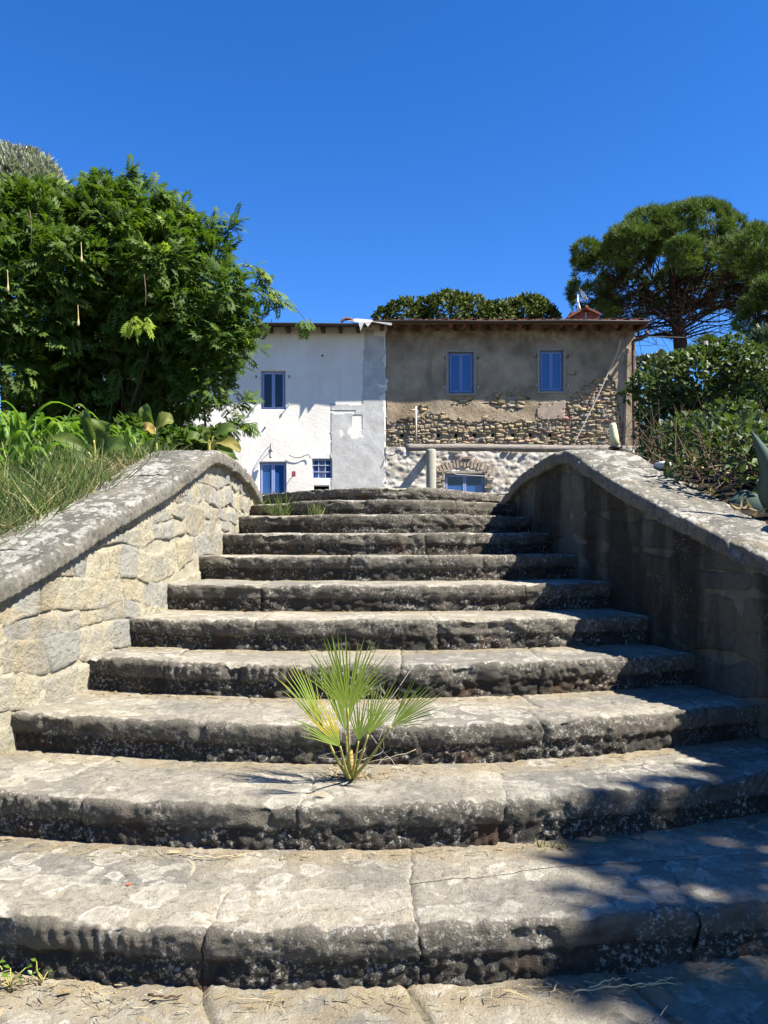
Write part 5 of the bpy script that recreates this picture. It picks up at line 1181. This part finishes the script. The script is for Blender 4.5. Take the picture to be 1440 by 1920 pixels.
def litter():
    rs = np.random.default_rng(120); pos, dr, ln_, va = [], [], [], []
    for i in range(-1, 10):
        n = [1500, 950, 800, 600, 420, 260, 160, 110, 80, 60, 40][i + 1]
        X = rs.uniform(-2.2, 2.2, n) if i < 1 else rs.uniform(*step_spans(i), n); dens = .55 + .75 * fbm(np.stack([X, 0 * X + i, 0 * X], -1), 2.0, 3, 7); k = rs.uniform(size=n) < dens; X = X[k]; n = len(X)
        bk = np.abs(rs.normal(size=n)) * .055 + .012; bk = np.where(rs.uniform(size=n) < .08, rs.uniform(.02, .5, n), bk)
        Y = front(min(i + 1, 10), X) - bk; Z = (i + 1) * RISE + camber(max(i, 0), X) + rs.uniform(.002, .012, n)
        pos.append(np.stack([X, Y, Z], -1)); a = rs.normal(size=n) * .7; dr.append(np.stack([np.cos(a), np.sin(a) * .8, rs.normal(size=n) * .15], -1)); ln_.append(rs.uniform(.008, .045, n) * np.where(rs.uniform(size=n) < .07, 2.6, 1)); va.append(rs.uniform(0, 1, n))
    n = 260; X = pb[0] + rs.normal(size=n) * .10; Y = pb[1] + rs.normal(size=n) * .035 + .02; pos.append(np.stack([X, Y, np.full(n, .362) + rs.uniform(0, .02, n) * np.exp(-((X - pb[0]) / .06) ** 2)], -1)); a = rs.normal(size=n); dr.append(np.stack([np.cos(a), np.sin(a), rs.normal(size=n) * .3], -1)); ln_.append(rs.uniform(.01, .05, n)); va.append(rs.uniform(0, .7, n))
    pos, dr, ln_, va = map(np.concatenate, (pos, dr, ln_, va))
    TV = np.array([(-.5, -.5, 0), (.5, -.5, 0), (.5, 0, .04), (-.5, 0, .04), (.35, .5, 0), (-.35, .5, 0), (0, -.4, -.02)]); TF = [(0, 1, 2, 3), (3, 2, 4, 5)]
    A = norm(dr); B = norm(np.cross(A, np.array([0, 0, 1.0]) + rs.normal(size=A.shape) * .4)); N = np.cross(B, A); w = rs.uniform(.0012, .0038, len(pos)); w = np.where(rs.uniform(size=len(pos)) < .06, w * 3.5, w)
    TV = TV[:6]; V = pos[:, None] + TV[None, :, 0:1] * w[:, None, None] * B[:, None] + TV[None, :, 1:2] * ln_[:, None, None] * A[:, None] + TV[None, :, 2:3] * ln_[:, None, None] * N[:, None]
    Fq = (np.asarray(TF)[None] + (np.arange(len(pos)) * 6)[:, None, None]).reshape(-1, 4)
    o = mk('straw_litter', V.reshape(-1, 3), Fq, M_STRAW, None, False, {'var': np.repeat(va, 6)}); tag(o, 'dry straw, twigs and bark crumbs along the back of the treads', kind='stuff')
litter()
def twig(pts, r, label, mat=M_TWIG, z=0.012):
    q = []
    for px, py, zz in pts: Y = F * (EYE - zz) / (py - HY); q.append(P(px, py, Y))
    c = bez(q, 6); c[:, 2] += .004 + .003 * np.sin(np.arange(len(c)) * 1.7); m = MB(); m.tube(c, np.linspace(r, r * .6, len(c)), 6); tag(m.build('twig', mat, None, True), label, 'twig')
twig([(278, 1868, .0), (310, 1872, .0), (342, 1869, .0)], .004, 'short dark brown twig on the ground at bottom left', simple('dark_twig', (.09, .055, .035), .9, .1))
M_STRAWS = simple('straw_stalk', (.50, .42, .26), .8, .15, .2, 30)
twig([(352, 1606, .185), (400, 1609, .185), (462, 1605, .185)], .003, 'long straw stalk lying at the foot of the second riser', M_STRAWS)
twig([(1075, 1862, .0), (1150, 1852, .012), (1200, 1848, .02), (1278, 1846, .0)], .003, 'longest straw stalk at the foot of the first riser at right', M_STRAWS)
twig([(1100, 1858, .0), (1140, 1840, .03), (1162, 1838, .05)], .0028, 'curved straw stalk leaning up the first riser', M_STRAWS)
twig([(1190, 1856, .0), (1225, 1845, .03), (1260, 1836, .05)], .0025, 'thin straw stalk crossing the longest one at right', M_STRAWS)
twig([(650, 1440, .37), (720, 1425, .42), (780, 1408, .46)], .0022, 'thin bent stalk sticking out right of the palm', M_STRAWS)
rl = P(234, 1664, F * (EYE - .18) / (1664 - HY)); V, Fq, id_ = scatter(*OV, rl[None] + [0, 0, .008], np.array([[1, .2, .1]]), np.array([[0, -.2, 1.0]]), np.array([.026])); o = mk('fallen_leaf', V, Fq, simple('rust_red_leaf', (.38, .10, .05), .8, .1), None, False); tag(o, 'tiny rust red leaf lying on the first step', 'leaf')
# ---- tree standing out of view to the right; its shade falls on the lowest steps
tc = np.array([2.2, 2.4, .25]) - np.array(LDIR) / abs(LDIR.x) * 5.2
sh = [(tc[0], tc[1], tc[2], 1.25, 1.0, 1.0), (tc[0] + .9, tc[1] - .5, tc[2] + .2, 1.1, 1.1, 1), (tc[0] + .2, tc[1] - .9, tc[2] - .1, .9, .9, .8), (tc[0] + .5, tc[1] + .35, tc[2] - .5, .8, .7, .6)]
small_tree('garden_tree', 'leafy tree right of the stairs shading the lowest steps', sh, 5200, OV, (.14, .24), M_OAK, (tc[0] + .4, tc[1] - .3, .0), seed=130, tr=.14, rand=.8, back=0, under=0, inside=.5, gap=(-.7, 1))
